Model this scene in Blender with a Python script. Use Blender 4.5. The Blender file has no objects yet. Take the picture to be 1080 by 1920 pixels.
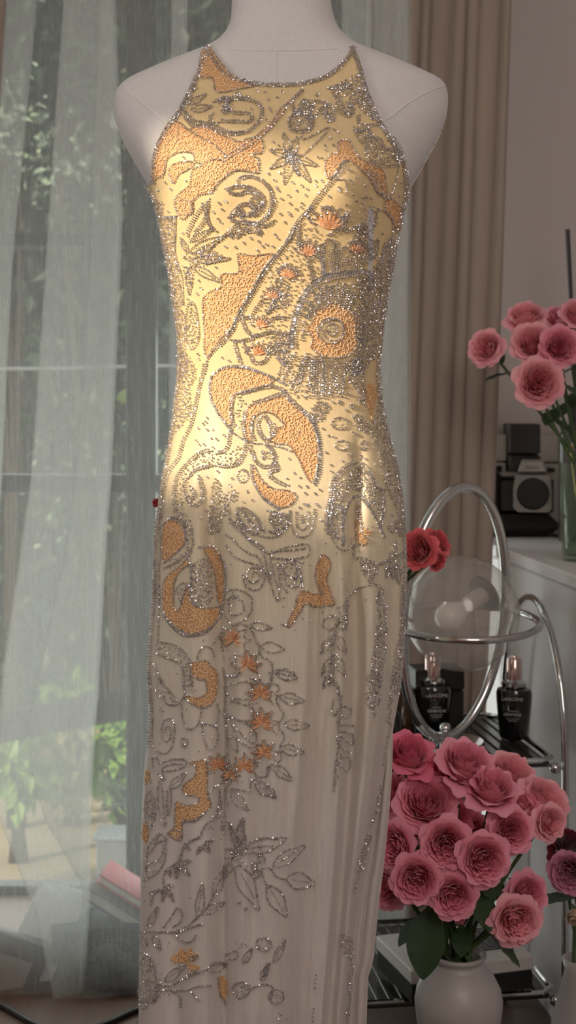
import bpy, math, random
import numpy as np
from mathutils import Vector, Matrix, Quaternion
from mathutils.bvhtree import BVHTree

# ------------------------------------------------------------------ camera, world, lights, exposure
SC = bpy.context.scene
COL = SC.collection
F, HX, HY, CZ = 2720.0, 540.0, 760.0, 1.04      # focal length in px, principal point, eye height

cam_d = bpy.data.cameras.new('camera'); cam = bpy.data.objects.new('camera', cam_d); COL.objects.link(cam)
cam.location = (0, 0, CZ); cam.rotation_euler = (math.pi/2, 0, 0)
cam_d.sensor_fit = 'VERTICAL'; cam_d.sensor_height = 36; cam_d.lens = F*36/1920
cam_d.shift_y = (HY-960)/1920; cam_d.clip_start = .02
cam_d.dof.use_dof = True; cam_d.dof.focus_distance = 1.64; cam_d.dof.aperture_fstop = 8
SC.camera = cam
SC.view_settings.view_transform = 'Standard'; SC.view_settings.look = 'None'
SC.view_settings.gamma = 1; SC.view_settings.use_curve_mapping = False
SC.view_settings.exposure = 0.0

world = bpy.data.worlds.new('sky'); SC.world = world; world.use_nodes = True
bg = world.node_tree.nodes['Background']; bg.inputs[0].default_value = (.88, .94, .98, 1); bg.inputs[1].default_value = 1.1

SUN_H = Vector((.77, .64, 0)).normalized(); TAN_E = .33
SUN_DIR = Vector((SUN_H.x, SUN_H.y, -TAN_E)).normalized()
def add_light(name, kind, loc, direction, energy, color, **kw):
    l = bpy.data.lights.new(name, kind); l.energy = energy; l.color = color
    for k, v in kw.items(): setattr(l, k, v)
    o = bpy.data.objects.new(name, l); COL.objects.link(o); o.location = loc
    o.rotation_euler = Vector(direction).to_track_quat('-Z', 'Y').to_euler(); return o
add_light('sun', 'SUN', (-3, -2, 4), SUN_DIR, 4.9, (1, .845, .62), angle=math.radians(2.4))
# unseen fill lamps added to the left of and behind the camera
add_light('side_fill_light', 'AREA', (-1.05, .62, 1.75), (.72, .68, -.22), 48, (1, .93, .88), shape='RECTANGLE', size=1.3, size_y=.95)
add_light('rear_fill_light', 'AREA', (.3, -.75, 2.0), (0, 1, -.22), 30, (1, .91, .85), shape='RECTANGLE', size=1.6, size_y=1.2)
# added lamp outside the glass door, stands in for patio bounce on the sheer
add_light('patio_bounce_fill', 'AREA', (-.5, 3.25, .55), (.1, -1, .05), 19, (.97, .97, .94), shape='RECTANGLE', size=1.5, size_y=1.3)

# ------------------------------------------------------------------ helpers
rnd = random.Random(7)
def W(px, py, Y): return Vector(((px-HX)/F*Y, Y, CZ-(py-HY)/F*Y))
def lerp(a, b, t): return a+(b-a)*t
def interp(tab, x, k=1):
    xs = [r[0] for r in tab]; return float(np.interp(x, xs, [r[k] for r in tab]))
def catmull(pts, step, closed=False):
    P = [np.array(p, float) for p in pts]; n = len(P)
    if n < 3 and not closed:
        d = np.linalg.norm(P[-1]-P[0]); k = max(1, int(round(d/step)))
        return [P[0]+(P[-1]-P[0])*i/k for i in range(k+1)]
    out = []
    for i in range(n if closed else n-1):
        if closed: p0, p1, p2, p3 = P[i-1], P[i], P[(i+1) % n], P[(i+2) % n]
        else: p0, p1, p2, p3 = P[max(i-1, 0)], P[i], P[i+1], P[min(i+2, n-1)]
        for j in range(12):
            t = j/12
            out.append(.5*((2*p1)+(p2-p0)*t+(2*p0-5*p1+4*p2-p3)*t*t+(3*p1-p0-3*p2+p3)*t**3))
    out.append(P[0] if closed else P[-1])
    out = np.array(out); L = np.concatenate([[0], np.cumsum(np.linalg.norm(np.diff(out, axis=0), axis=1))])
    k = max(1, int(round(L[-1]/step))); s = np.linspace(0, L[-1], k+1)
    res = np.stack([np.interp(s, L, out[:, d]) for d in range(out.shape[1])], 1)
    if closed: res = res[:-1]
    return list(res)

class MB:
    def __init__(s): s.v = []; s.f = []
    def add(s, v, f):
        o = len(s.v); s.v += [tuple(p) for p in v]; s.f += [tuple(i+o for i in q) for q in f]
    def box(s, x0, x1, y0, y1, z0, z1, bev=0.0, M=None):
        b = min(bev, abs(x1-x0)*.45, abs(y1-y0)*.45, abs(z1-z0)*.45)
        if b <= 0:
            v = [(x, y, z) for z in (z0, z1) for y in (y0, y1) for x in (x0, x1)]
            f = [(0, 2, 3, 1), (4, 5, 7, 6), (0, 1, 5, 4), (2, 6, 7, 3), (0, 4, 6, 2), (1, 3, 7, 5)]
        else:
            rings = []; v = []
            def ring(z, i):
                a, c, d, e = x0+i, x1-i, y0+i, y1-i
                q = b if i == 0 else 0.0
                q = b*.8
                return [(a+q, d, z), (c-q, d, z), (c, d+q, z), (c, e-q, z), (c-q, e, z), (a+q, e, z), (a, e-q, z), (a, d+q, z)]
            for z, i in ((z0, b), (z0+b, 0), (z1-b, 0), (z1, b)): v += ring(z, i)
            f = [tuple(range(7, -1, -1)), tuple(range(24, 32))]
            for k in range(3):
                for j in range(8): f.append((k*8+j, k*8+(j+1) % 8, k*8+8+(j+1) % 8, k*8+8+j))
        if M is not None: v = [M @ Vector(p) for p in v]
        s.add(v, f); return s
    def tube(s, path, r, sides=8, closed=False, cap=True):
        P = [Vector(p) for p in path]; n = len(P)
        rs = r if hasattr(r, '__len__') else [r]*n
        v = []; f = []; up = None
        for i, p in enumerate(P):
            if closed: t = P[(i+1) % n]-P[i-1]
            else: t = P[min(i+1, n-1)]-P[max(i-1, 0)]
            if t.length < 1e-9: t = Vector((0, 0, 1))
            t.normalize()
            if up is None: up = t.orthogonal().normalized()
            else:
                up = up-t*up.dot(t)
                up = up.normalized() if up.length > 1e-6 else t.orthogonal().normalized()
            w = t.cross(up)
            for k in range(sides):
                a = 2*math.pi*k/sides; v.append(p+(up*math.cos(a)+w*math.sin(a))*rs[i])
        m = n if closed else n-1
        for i in range(m):
            for k in range(sides):
                a, b2 = i*sides, ((i+1) % n)*sides
                f.append((a+k, a+(k+1) % sides, b2+(k+1) % sides, b2+k))
        if cap and not closed: f += [tuple(range(sides-1, -1, -1)), tuple(range((n-1)*sides, n*sides))]
        s.add(v, f); return s
    def lathe(s, prof, seg=32, c=(0, 0, 0), M=None, sx=1, sy=1):
        v = []; f = []; n = len(prof)
        for r, z in prof:
            for k in range(seg):
                a = 2*math.pi*k/seg; v.append(Vector((c[0]+r*sx*math.cos(a), c[1]+r*sy*math.sin(a), c[2]+z)))
        for i in range(n-1):
            for k in range(seg): f.append((i*seg+k, i*seg+(k+1) % seg, i*seg+seg+(k+1) % seg, i*seg+seg+k))
        if prof[0][0] > 1e-5: f.append(tuple(range(seg-1, -1, -1)))
        if prof[-1][0] > 1e-5: f.append(tuple(range((n-1)*seg, n*seg)))
        if M is not None: v = [M @ p for p in v]
        s.add(v, f); return s
    def ball(s, c, r, seg=16, rings=10, scale=(1, 1, 1)):
        prof = [(max(1e-6, r*math.sin(math.pi*i/rings)), -r*math.cos(math.pi*i/rings)) for i in range(rings+1)]
        v0 = len(s.v); s.lathe(prof, seg)
        s.v[v0:] = [(c[0]+p[0]*scale[0], c[1]+p[1]*scale[1], c[2]+p[2]*scale[2]) for p in s.v[v0:]]; return s
    def grid(s, fn, nu, nv):
        v = [fn(i/nu, j/nv) for j in range(nv+1) for i in range(nu+1)]
        f = [(j*(nu+1)+i, j*(nu+1)+i+1, (j+1)*(nu+1)+i+1, (j+1)*(nu+1)+i) for j in range(nv) for i in range(nu)]
        s.add(v, f); return s
    def mesh(s, name, mat, smooth=True):
        m = bpy.data.meshes.new(name); m.from_pydata(s.v, [], s.f)
        if smooth is True: m.polygons.foreach_set('use_smooth', [True]*len(m.polygons))
        elif smooth:
            m.polygons.foreach_set('use_smooth', [True]*len(m.polygons))
            m.set_sharp_from_angle(angle=math.radians(smooth))
        if mat: m.materials.append(mat)
        m.update(); return m
    def build(s, name, mat, parent=None, smooth=40):
        return link(bpy.data.objects.new(name, s.mesh(name, mat, smooth)), parent)
def link(o, parent=None):
    COL.objects.link(o)
    if parent is not None: o.parent = parent
    return o
def np_mesh(name, V, Fq, mat, smooth=False):
    """V (n,3), Fq list of (k,m) int arrays of equal-size faces."""
    m = bpy.data.meshes.new(name); m.vertices.add(len(V)); m.vertices.foreach_set('co', np.asarray(V, np.float32).ravel())
    loops = np.concatenate([q.ravel() for q in Fq]); tot = np.concatenate([np.full(len(q), q.shape[1]) for q in Fq])
    m.loops.add(len(loops)); m.loops.foreach_set('vertex_index', loops.astype(np.int32))
    m.polygons.add(len(tot)); m.polygons.foreach_set('loop_start', np.concatenate([[0], np.cumsum(tot)[:-1]]).astype(np.int32))
    m.update(calc_edges=True); m.validate()
    m.polygons.foreach_set('use_smooth', [smooth]*len(m.polygons))
    m.materials.append(mat); return m
def tag(o, label, cat, group=None, kind=None):
    o['label'] = label; o['category'] = cat
    if group: o['group'] = group
    if kind: o['kind'] = kind
    return o
def empty(name, loc=(0, 0, 0), rot=None, scale=1):
    o = bpy.data.objects.new(name, None); o.empty_display_size = .05; COL.objects.link(o)
    M = Matrix.Translation(loc)
    if rot is not None: M = M @ (rot if isinstance(rot, Matrix) else rot.to_matrix().to_4x4())
    o.matrix_world = M @ Matrix.Scale(scale, 4) if scale != 1 else M
    return o
def thing(name, label, cat, loc=(0, 0, 0), rot=None, group=None): return tag(empty(name, loc, rot), label, cat, group)
def struct(o, label=None):
    o['kind'] = 'structure'
    if label: o['label'] = label
    return o
def rotz(a): return Matrix.Rotation(a, 4, 'Z')

# ------------------------------------------------------------------ materials
def mat(name, color, rough=.6, metal=0.0, spec=.5, noise=0.0, nscale=40, bump=0.0, bscale=None, stretch=(1, 1, 1), coat=0.0, sheen=0.0, coord='Object', trans=0.0):
    m = bpy.data.materials.new(name); m.use_nodes = True; nt = m.node_tree; b = nt.nodes['Principled BSDF']
    b.inputs['Base Color'].default_value = (*color, 1); b.inputs['Roughness'].default_value = rough
    b.inputs['Metallic'].default_value = metal; b.inputs['Specular IOR Level'].default_value = spec
    b.inputs['Coat Weight'].default_value = coat; b.inputs['Sheen Weight'].default_value = sheen
    b.inputs['Transmission Weight'].default_value = trans
    tc = nt.nodes.new('ShaderNodeTexCoord'); mp = nt.nodes.new('ShaderNodeMapping'); mp.inputs['Scale'].default_value = stretch
    nt.links.new(tc.outputs[coord], mp.inputs[0])
    n = nt.nodes.new('ShaderNodeTexNoise'); n.inputs['Scale'].default_value = nscale; n.inputs['Detail'].default_value = 4
    nt.links.new(mp.outputs[0], n.inputs['Vector'])
    if noise > 0:
        r = nt.nodes.new('ShaderNodeMix'); r.data_type = 'RGBA'
        r.inputs[6].default_value = (*[c*(1-noise) for c in color], 1); r.inputs[7].default_value = (*[min(1, c*(1+noise)) for c in color], 1)
        nt.links.new(n.outputs[0], r.inputs[0]); nt.links.new(r.outputs[2], b.inputs['Base Color'])
    if bump > 0:
        n2 = n
        if bscale:
            n2 = nt.nodes.new('ShaderNodeTexNoise'); n2.inputs['Scale'].default_value = bscale; nt.links.new(mp.outputs[0], n2.inputs['Vector'])
        bp = nt.nodes.new('ShaderNodeBump'); bp.inputs['Strength'].default_value = bump; bp.inputs['Distance'].default_value = .002
        nt.links.new(n2.outputs[0], bp.inputs['Height']); nt.links.new(bp.outputs[0], b.inputs['Normal'])
    return m
def clear_mat(name, tint, gloss=.06, body=None, body_fac=0.0, rough=.02):
    """thin glass: clear with a fresnel reflection, optionally milky"""
    m = bpy.data.materials.new(name); m.use_nodes = True; nt = m.node_tree; nt.nodes.clear()
    out = nt.nodes.new('ShaderNodeOutputMaterial'); tr = nt.nodes.new('ShaderNodeBsdfTransparent'); tr.inputs[0].default_value = (*tint, 1)
    base = tr
    if body:
        d = nt.nodes.new('ShaderNodeBsdfDiffuse'); d.inputs[0].default_value = (*body, 1)
        t2 = nt.nodes.new('ShaderNodeBsdfTranslucent'); t2.inputs[0].default_value = (*body, 1)
        a = nt.nodes.new('ShaderNodeMixShader'); a.inputs[0].default_value = .5
        nt.links.new(d.outputs[0], a.inputs[1]); nt.links.new(t2.outputs[0], a.inputs[2])
        base = nt.nodes.new('ShaderNodeMixShader'); base.inputs[0].default_value = body_fac
        nt.links.new(tr.outputs[0], base.inputs[1]); nt.links.new(a.outputs[0], base.inputs[2])
    g = nt.nodes.new('ShaderNodeBsdfGlossy'); g.inputs['Roughness'].default_value = rough
    lw = nt.nodes.new('ShaderNodeLayerWeight'); lw.inputs[0].default_value = .5      # Schlick reflection, alike on both faces of the thin wall
    pw = nt.nodes.new('ShaderNodeMath'); pw.operation = 'POWER'; pw.inputs[1].default_value = 4; nt.links.new(lw.outputs['Facing'], pw.inputs[0])
    fr = nt.nodes.new('ShaderNodeMath'); fr.operation = 'MULTIPLY_ADD'; fr.inputs[1].default_value = .55; fr.inputs[2].default_value = .04; nt.links.new(pw.outputs[0], fr.inputs[0])
    mx = nt.nodes.new('ShaderNodeMixShader'); nt.links.new(fr.outputs[0], mx.inputs[0])
    nt.links.new(base.outputs[0], mx.inputs[1]); nt.links.new(g.outputs[0], mx.inputs[2]); nt.links.new(mx.outputs[0], out.inputs[0])
    return m
def sheer_mat(name, color, opacity, lo=.8, hi=1.2):
    m = bpy.data.materials.new(name); m.use_nodes = True; nt = m.node_tree; nt.nodes.clear(); N = nt.nodes.new; L = nt.links.new
    out = N('ShaderNodeOutputMaterial'); tr = N('ShaderNodeBsdfTransparent')
    d = N('ShaderNodeBsdfDiffuse'); d.inputs[0].default_value = (*color, 1)
    t = N('ShaderNodeBsdfTranslucent'); t.inputs[0].default_value = (*color, 1)
    a = N('ShaderNodeMixShader'); a.inputs[0].default_value = .5; L(d.outputs[0], a.inputs[1]); L(t.outputs[0], a.inputs[2])
    tc = N('ShaderNodeTexCoord'); mp = N('ShaderNodeMapping'); mp.inputs['Scale'].default_value = (560, 560, 16); L(tc.outputs['Object'], mp.inputs[0])
    n = N('ShaderNodeTexNoise'); n.inputs['Scale'].default_value = 1; n.inputs['Detail'].default_value = 3; L(mp.outputs[0], n.inputs['Vector'])
    mr = N('ShaderNodeMapRange'); mr.inputs[1].default_value = .3; mr.inputs[2].default_value = .7
    mr.inputs[3].default_value = opacity*lo; mr.inputs[4].default_value = min(1, opacity*hi); L(n.outputs[0], mr.inputs[0])
    mx = N('ShaderNodeMixShader'); L(mr.outputs[0], mx.inputs[0]); L(tr.outputs[0], mx.inputs[1]); L(a.outputs[0], mx.inputs[2]); L(mx.outputs[0], out.inputs[0])
    return m

M_WALL = mat('wall_paint', (.60, .54, .52), .85, noise=.04, nscale=6, bump=.05, bscale=300)
M_CEIL = mat('ceiling_paint', (.75, .73, .70), .9, noise=.03, nscale=5)
M_FLOOR = mat('floor_wood', (.16, .10, .07), .45, noise=.35, nscale=8, stretch=(14, 1, 1))
M_FRAME = mat('window_metal', (.035, .033, .032), .5, noise=.2, nscale=30)
M_GLASS = clear_mat('window_glass', (.93, .96, .95))
M_SHEER = sheer_mat('sheer_voile', (.74, .75, .725), .28)
M_CURT = mat('curtain_linen', (.36, .285, .235), .9, noise=.08, nscale=60, stretch=(1, 1, .15), sheen=.2, bump=.1, bscale=500)
M_LINEN = mat('dress_form_linen', (.68, .65, .64), .95, noise=.10, nscale=420, stretch=(1, 1, .35), bump=.25, bscale=900, sheen=.2)
M_SEAM = mat('seam_thread', (.74, .71, .68), .9, noise=.1)
M_CHROME = mat('chrome', (.62, .62, .62), .09, 1.0)
M_BLACK = mat('black_plastic', (.012, .011, .011), .38, noise=.2)
M_BLACKM = mat('black_matte', (.016, .014, .014), .8, noise=.2)
M_WHITE = mat('white_lacquer', (.86, .84, .85), .35, noise=.02)
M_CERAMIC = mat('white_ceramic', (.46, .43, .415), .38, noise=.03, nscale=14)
M_LEAF = mat('rose_leaf', (.028, .062, .022), .5, noise=.35, nscale=30)
M_STEM = mat('rose_stem', (.06, .10, .03), .55, noise=.3, nscale=30)

# ------------------------------------------------------------------ room shell
XL, XR, YB, YF, ZC = -1.72, 1.05, 3.05, -1.0, 2.65
WX0, WX1, WZ1 = -1.55, .30, 2.45            # garden door opening in the back wall
mb = MB(); mb.box(XL-.1, XR+.1, YF-.1, YB+.12, -.1, 0); struct(mb.build('floor', M_FLOOR, smooth=False))
mb = MB(); mb.box(XL-.1, XR+.1, YF-.1, YB+.12, ZC, ZC+.1); struct(mb.build('ceiling', M_CEIL, smooth=False))
mb = MB(); mb.box(XL-.1, WX0, YB, YB+.12, 0, ZC).box(WX1, XR+.1, YB, YB+.12, 0, ZC).box(WX0, WX1, YB, YB+.12, WZ1, ZC)
struct(mb.build('wall_back', M_WALL, smooth=False))
mb = MB(); mb.box(XR, XR+.1, YF, YB, 0, ZC); struct(mb.build('wall_right', M_WALL, smooth=False))
mb = MB(); mb.box(XL-.1, XR+.1, YF-.1, YF, 0, ZC); struct(mb.build('wall_front', M_WALL, smooth=False))
# unseen slanted wall on the left, its window opening shaped to gate the sun
E = Vector((-SUN_H.y, SUN_H.x, 0)); C0 = Vector((-1.04, .79, 0))
MW = Matrix(((E.x, -SUN_H.x, 0, C0.x), (E.y, -SUN_H.y, 0, C0.y), (0, 0, 1, 0), (0, 0, 0, 1)))   # local x along the wall, local y outwards
T0, T1, S0, S1 = -.085, .143, 1.365, 1.775
mb = MB()
mb.box(-2.4, T0, 0, .02, 0, ZC, M=MW).box(T1, 1.15, 0, .02, 0, ZC, M=MW).box(T0, T1, 0, .02, 0, S0, M=MW).box(T0, T1, 0, .02, S1, ZC, M=MW)
mb.box(.118, T1, 0, .02, 1.70, S1, M=MW)  # added unseen corner block, keeps the sun off the form's shoulder
struct(mb.build('wall_left', M_WALL, smooth=False))
mb = MB(); mb.box(XL-.1, XL, 1.62, YB, 0, ZC); struct(mb.build('wall_left_rear', M_WALL, smooth=False))

# garden door: window_1
win = struct(empty('window_1', (0, YB+.03, 0)))
def wbox(name, x0, x1, z0, z1, y0=0, y1=.05, m=None):
    b = MB(); b.box(x0, x1, y0, y1, z0, z1, .004); return b.build(name, m or M_FRAME, win, smooth=False)
def wx(px): return (px-HX)/F*(YB+.03)
def wz(py): return CZ-(py-HY)/F*(YB+.03)
wbox('stile', WX0, WX0+.06, 0, WZ1); wbox('stile', WX1-.06, WX1, 0, WZ1); wbox('stile', wx(236), wx(292), .018, WZ1-.05)
wbox('rail', WX0+.06, WX1-.06, WZ1-.06, WZ1); wbox('rail', WX0+.06, WX1-.06, 0, .018)
for a, b_ in ((434, 462), (890, 925)):
    wbox('rail', WX0+.06, wx(236), wz(b_), wz(a), .005, .045); wbox('rail', wx(292), WX1-.06, wz(b_), wz(a), .005, .045)
for x0, x1 in ((WX0+.06, wx(236)), (wx(292), WX1-.06)):
    for z0, z1 in ((.018, wz(925)), (wz(890), wz(462)), (wz(434), WZ1-.06)):
        b = MB(); b.box(x0, x1, .022, .028, z0, z1); b.build('pane', M_GLASS, win, smooth=False)

# ------------------------------------------------------------------ curtains
def sheet(rows_px, nodes_fn, Y0, zig, name, material, sub=10, parent=None):
    """cloth hung in folds: nodes_fn(py) gives the plan nodes (px) of the zigzag for that height"""
    V = []; n = None
    for py in rows_px:
        nd = nodes_fn(py); P = []
        for i, x in enumerate(nd):
            y = Y0+zig[i]; P.append(((x-HX)/F*Y0, y))
        pts = []
        for i in range(len(P)-1):
            for j in range(sub):
                t = j/sub; s = .5-.5*math.cos(math.pi*t)
                pts.append((lerp(P[i][0], P[i+1][0], s), lerp(P[i][1], P[i+1][1], t)))
        pts.append(P[-1]); n = len(pts); z = CZ-(py-HY)/F*Y0
        V += [(x, y+.004*math.sin(x*60+z*3), z) for x, y in pts]
    m = len(rows_px); idx = np.arange(m*n).reshape(m, n)
    Q = np.stack([idx[:-1, :-1], idx[:-1, 1:], idx[1:, 1:], idx[1:, :-1]], -1).reshape(-1, 4)
    return link(bpy.data.objects.new(name, np_mesh(name, V, [Q], material, True)), parent)
YS = 2.55
tA = [(-800, 170), (0, 122), (250, 105), (480, 90), (900, 60), (1060, 38), (1280, 5), (1500, -10), (1700, 70), (1950, 120)]
tB = [(-800, 205), (0, 215), (400, 228), (560, 222), (900, 206), (1000, 197), (1300, 182), (1440, 171), (1700, 166), (1950, 150)]
tD = [(-800, 190), (0, 188), (700, 160), (960, 136), (1040, 125), (1150, 100), (1300, 65), (1400, 52), (1530, 80), (1660, 155), (1950, 145)]
tE = [(-800, 110), (0, 66), (480, 20), (900, 0), (1300, -25), (1950, -60)]
def sheer_nodes(py):
    a, b, d, e = interp(tA, py), interp(tB, py), interp(tD, py), interp(tE, py); k = -.03*py
    return [-200, e, -70+k*.5, b, d, b-4, a, 270, 350+k*.2, 322+k*.2, 560, 700+k*.3, 640+k*.3, 768+k*.1, 700+k*.2, 773+k*.1]
zg = [0, .02, -.02, .022, -.004, .012, -.02, .0, .02, -.014, .01, .02, -.01, .018, -.016, .006]
sheer_root = thing('sheer_curtain', 'translucent white sheer curtain hanging in folds across the garden door behind the dress form', 'curtain', (0, YS, 0))
rows = [-840]+list(range(-60, 1850, 40))+[1866]
s_ob = sheet(rows, sheer_nodes, YS, zg, 'voile_panel', M_SHEER, 9); s_ob.parent = sheer_root; s_ob.matrix_parent_inverse = sheer_root.matrix_world.inverted()

def pleats(name, label, edges, Y0, z0, z1, depth, slant, material):
    mb = MB(); P = []
    for i in range(len(edges)-1):
        for j in range(12):
            t = j/12; P.append((lerp(edges[i], edges[i+1], t), -depth*(max(0, 1-(2*t-1)**2))**.5*(.75+.25*math.sin(i*2.3))))
    P.append((edges[-1], 0)); nz = 14
    def fn(u, v):
        k = min(len(P)-1, int(round(u*(len(P)-1)))); z = lerp(z0, z1, v)
        py = HY-(z-CZ)*F/Y0; x = (P[k][0]+slant*py-HX)/F*Y0
        return (x+.003*math.sin(z*2.1+k*.21), Y0+P[k][1]+.003*math.sin(z*2.6+k*.13), z)
    mb.grid(fn, len(P)-1, nz)
    o = mb.build(name, material, None, True)
    sm = o.modifiers.new('thickness', 'SOLIDIFY'); sm.thickness = .002
    return tag(o, label, 'curtain')
pleats('blackout_curtain', 'beige blackout curtain in deep straight pleats beside the grey wall', [690, 714, 737, 762, 787, 810, 848, 873, 903, 938, 962], 2.72, .01, 2.6, .020, -.040, M_CURT)
pleats('blackout_curtain', 'narrow strip of brown blackout curtain at the outer edge of the sheer', [-330, -270, -215, -160, -105, -52, 13], 2.46, .01, 2.6, .03, -.060, M_CURT)
mb = MB(); mb.tube([(-1.5, 2.62, 2.62), (1.0, 2.62, 2.62)], .012, 10); mb.box(-1.5, 1.0, 2.45, 2.80, 2.61, 2.65)
tag(mb.build('curtain_track', M_WHITE, None), 'white curtain track fixed under the ceiling above the curtains', 'curtain track')

# ------------------------------------------------------------------ dress form and dress: shared body profile
YC = 1.75
#        py     L    R   depth front, back
BODY = [(-240, 428, 626, .060, .060), (-60, 430, 625, .060, .060), (0, 429, 626, .060, .060), (40, 427, 633, .061, .061), (62, 418, 645, .063, .063), (80, 402, 664, .066, .066),
        (92, 383, 684, .067, .067), (104, 350, 720, .068, .068), (120, 305, 762, .071, .070), (138, 262, 803, .075, .073), (150, 236, 830, .078, .075),
        (158, 222, 840, .080, .076), (175, 211, 845, .084, .078), (195, 207, 846, .088, .080), (225, 209, 842, .094, .082), (270, 226, 823, .102, .084), (320, 255, 795, .110, .085),
        (345, 270, 780, .113, .085), (370, 284, 766, .114, .085), (400, 294, 755, .113, .084), (450, 304, 747, .108, .082), (500, 315, 737, .101, .080), (550, 322, 728, .095, .078), (600, 329, 721, .091, .076),
        (650, 333, 716, .089, .075), (700, 333, 711, .088, .075), (750, 327, 716, .090, .077), (800, 321, 725, .094, .081), (850, 313, 738, .099, .087),
        (900, 303, 750, .104, .094), (950, 297, 757, .108, .100), (1000, 291, 760, .111, .104), (1050, 288, 762, .113, .107), (1100, 286, 762, .113, .108),
        (1150, 283, 759, .113, .108), (1200, 279, 757, .112, .107), (1250, 276, 755, .111, .106), (1300, 279, 748, .110, .105), (1350, 281, 738, .109, .104),
        (1400, 276, 726, .108, .103), (1450, 271, 719, .107, .102), (1500, 268, 712, .106, .101), (1560, 266, 702, .105, .100), (1650, 265, 680, .104, .099),
        (1750, 263, 666, .103, .098), (1800, 262, 661, .102, .097), (1920, 261, 651, .10, .095), (2160, 255, 640, .10, .095)]
def ramp(x, a, b): return min(1, max(0, (x-a)/(b-a)))
FOLDS = [  # centre line (py, px), sigma px, amplitude m (+ towards the viewer), start row, full row
    ([(880, 396), (960, 401), (1050, 411), (1150, 421), (1300, 428), (1500, 424), (1920, 428)], 15, -.013, 860, 1010),
    ([(980, 452), (1300, 462), (1920, 470)], 16, .006, 960, 1080),
    ([(980, 372), (1300, 372), (1920, 372)], 18, .004, 960, 1080),
    ([(1040, 657), (1150, 660), (1250, 662), (1400, 652), (1600, 640), (1920, 610)], 13, -.011, 1030, 1110),
    ([(1040, 636), (1150, 634), (1400, 630), (1560, 622), (1920, 598)], 8, .007, 1030, 1110),
    ([(1040, 690), (1250, 690), (1400, 680), (1600, 655), (1920, 630)], 15, .008, 1040, 1150),
    ([(1300, 590), (1500, 580), (1920, 556)], 16, -.006, 1200, 1420),
    ([(1200, 540), (1500, 520), (1920, 505)], 22, .005, 1150, 1400),
    ([(1000, 600), (1250, 601)], 6, -.004, 1000, 1080),
    ([(1000, 575), (1250, 570), (1500, 550)], 8, .004, 1000, 1100),
    ([(1000, 725), (1250, 727), (1500, 700), (1920, 645)], 9, -.006, 1040, 1150),
    ([(1100, 515), (1400, 512), (1920, 480)], 9, .003, 1080, 1200),
    ([(1120, 480), (1500, 490), (1920, 450)], 10, -.003, 1100, 1250),
    ([(1060, 617), (1300, 612), (1500, 600), (1920, 575)], 7, -.004, 1060, 1160),
    ([(1060, 745), (1200, 742)], 8, .004, 1050, 1100),
    ([(1500, 340), (1920, 345)], 18, -.005, 1450, 1600), ([(1500, 390), (1920, 395)], 14, .004, 1450, 1600),
    ([(1060, 710), (1250, 708), (1500, 685), (1920, 640)], 7, .004, 1060, 1150),
    ([(320, 690), (400, 688), (520, 690), (640, 692)], 16, -.004, 330, 420),
    ([(820, 668), (900, 665), (1010, 660)], 12, -.007, 800, 900)]
def front_relief(px, py):
    d = .012*math.exp(-((px-408)/62)**2-((py-370)/75)**2)+.017*math.exp(-((px-640)/62)**2-((py-370)/75)**2)
    return d
def fold_relief(px, py):
    d = 0
    for tab, sg, amp, a, b in FOLDS:
        w = ramp(py, a, b)
        if w > 0 and py < tab[-1][0]+80:
            w *= 1-ramp(py, tab[-1][0], tab[-1][0]+80)
            d += 1.5*amp*w*math.exp(-((px-interp(tab, py))/sg)**2)
    w = ramp(py, 955, 1060)*(1-.6*ramp(py, 1250, 1500))
    if w > 0: d += w*math.exp(-((px-560)/110)**2)*(.0006*math.sin(px*.42+1.2*math.sin(py*.004))+.0004*math.sin(px*.63+py*.006))
    return d
BT = np.array(BODY, float)
def loft(rows_py, nseg, inflate, folds, nexp=2.35):
    V = []
    for py in rows_py:
        L, R, df, db = [float(np.interp(py, BT[:, 0], BT[:, k])) for k in (1, 2, 3, 4)]
        cx = ((L+R)/2-HX)/F*YC; hw = (R-L)/2/F*YC+inflate; z = CZ-(py-HY)/F*YC
        for k in range(nseg):
            a = 2*math.pi*k/nseg; c, s = math.cos(a), math.sin(a)
            ex = abs(c)**(2/nexp)*(1 if c > 0 else -1); ey = abs(s)**(2/nexp)*(1 if s > 0 else -1)
            x = cx+hw*ex; px = x*F/YC+HX
            if s < 0:
                y = YC+ey*(df+inflate); w = min(1, -ey*1.6)
                y -= front_relief(px, py)*w
                if folds: y -= fold_relief(px, py)*w
            else: y = YC+ey*(db+inflate)
            V.append((x, y, z))
    return np.array(V)
def loft_faces(m, n):
    idx = np.arange(m*n).reshape(m, n); nx = np.roll(idx, -1, 1)
    return np.stack([idx[:-1], nx[:-1], nx[1:], idx[1:]], -1).reshape(-1, 4)[:, ::-1]
def smooth_rows(a, b, step): return list(np.arange(a, b+.1, step))
form = thing('dress_form', 'pale grey linen covered dress form wearing the beaded gown', 'dress form', (-.03, YC, 0))
fr = smooth_rows(-180, 1240, 5); NS = 200
FV = loft(fr, NS, -.004, False)
FQ = loft_faces(len(fr), NS)
caps = [np.arange(NS)[None, ::-1][:, ::-1], np.arange(NS*(len(fr)-1), NS*len(fr))[None, ::-1]]
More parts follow.
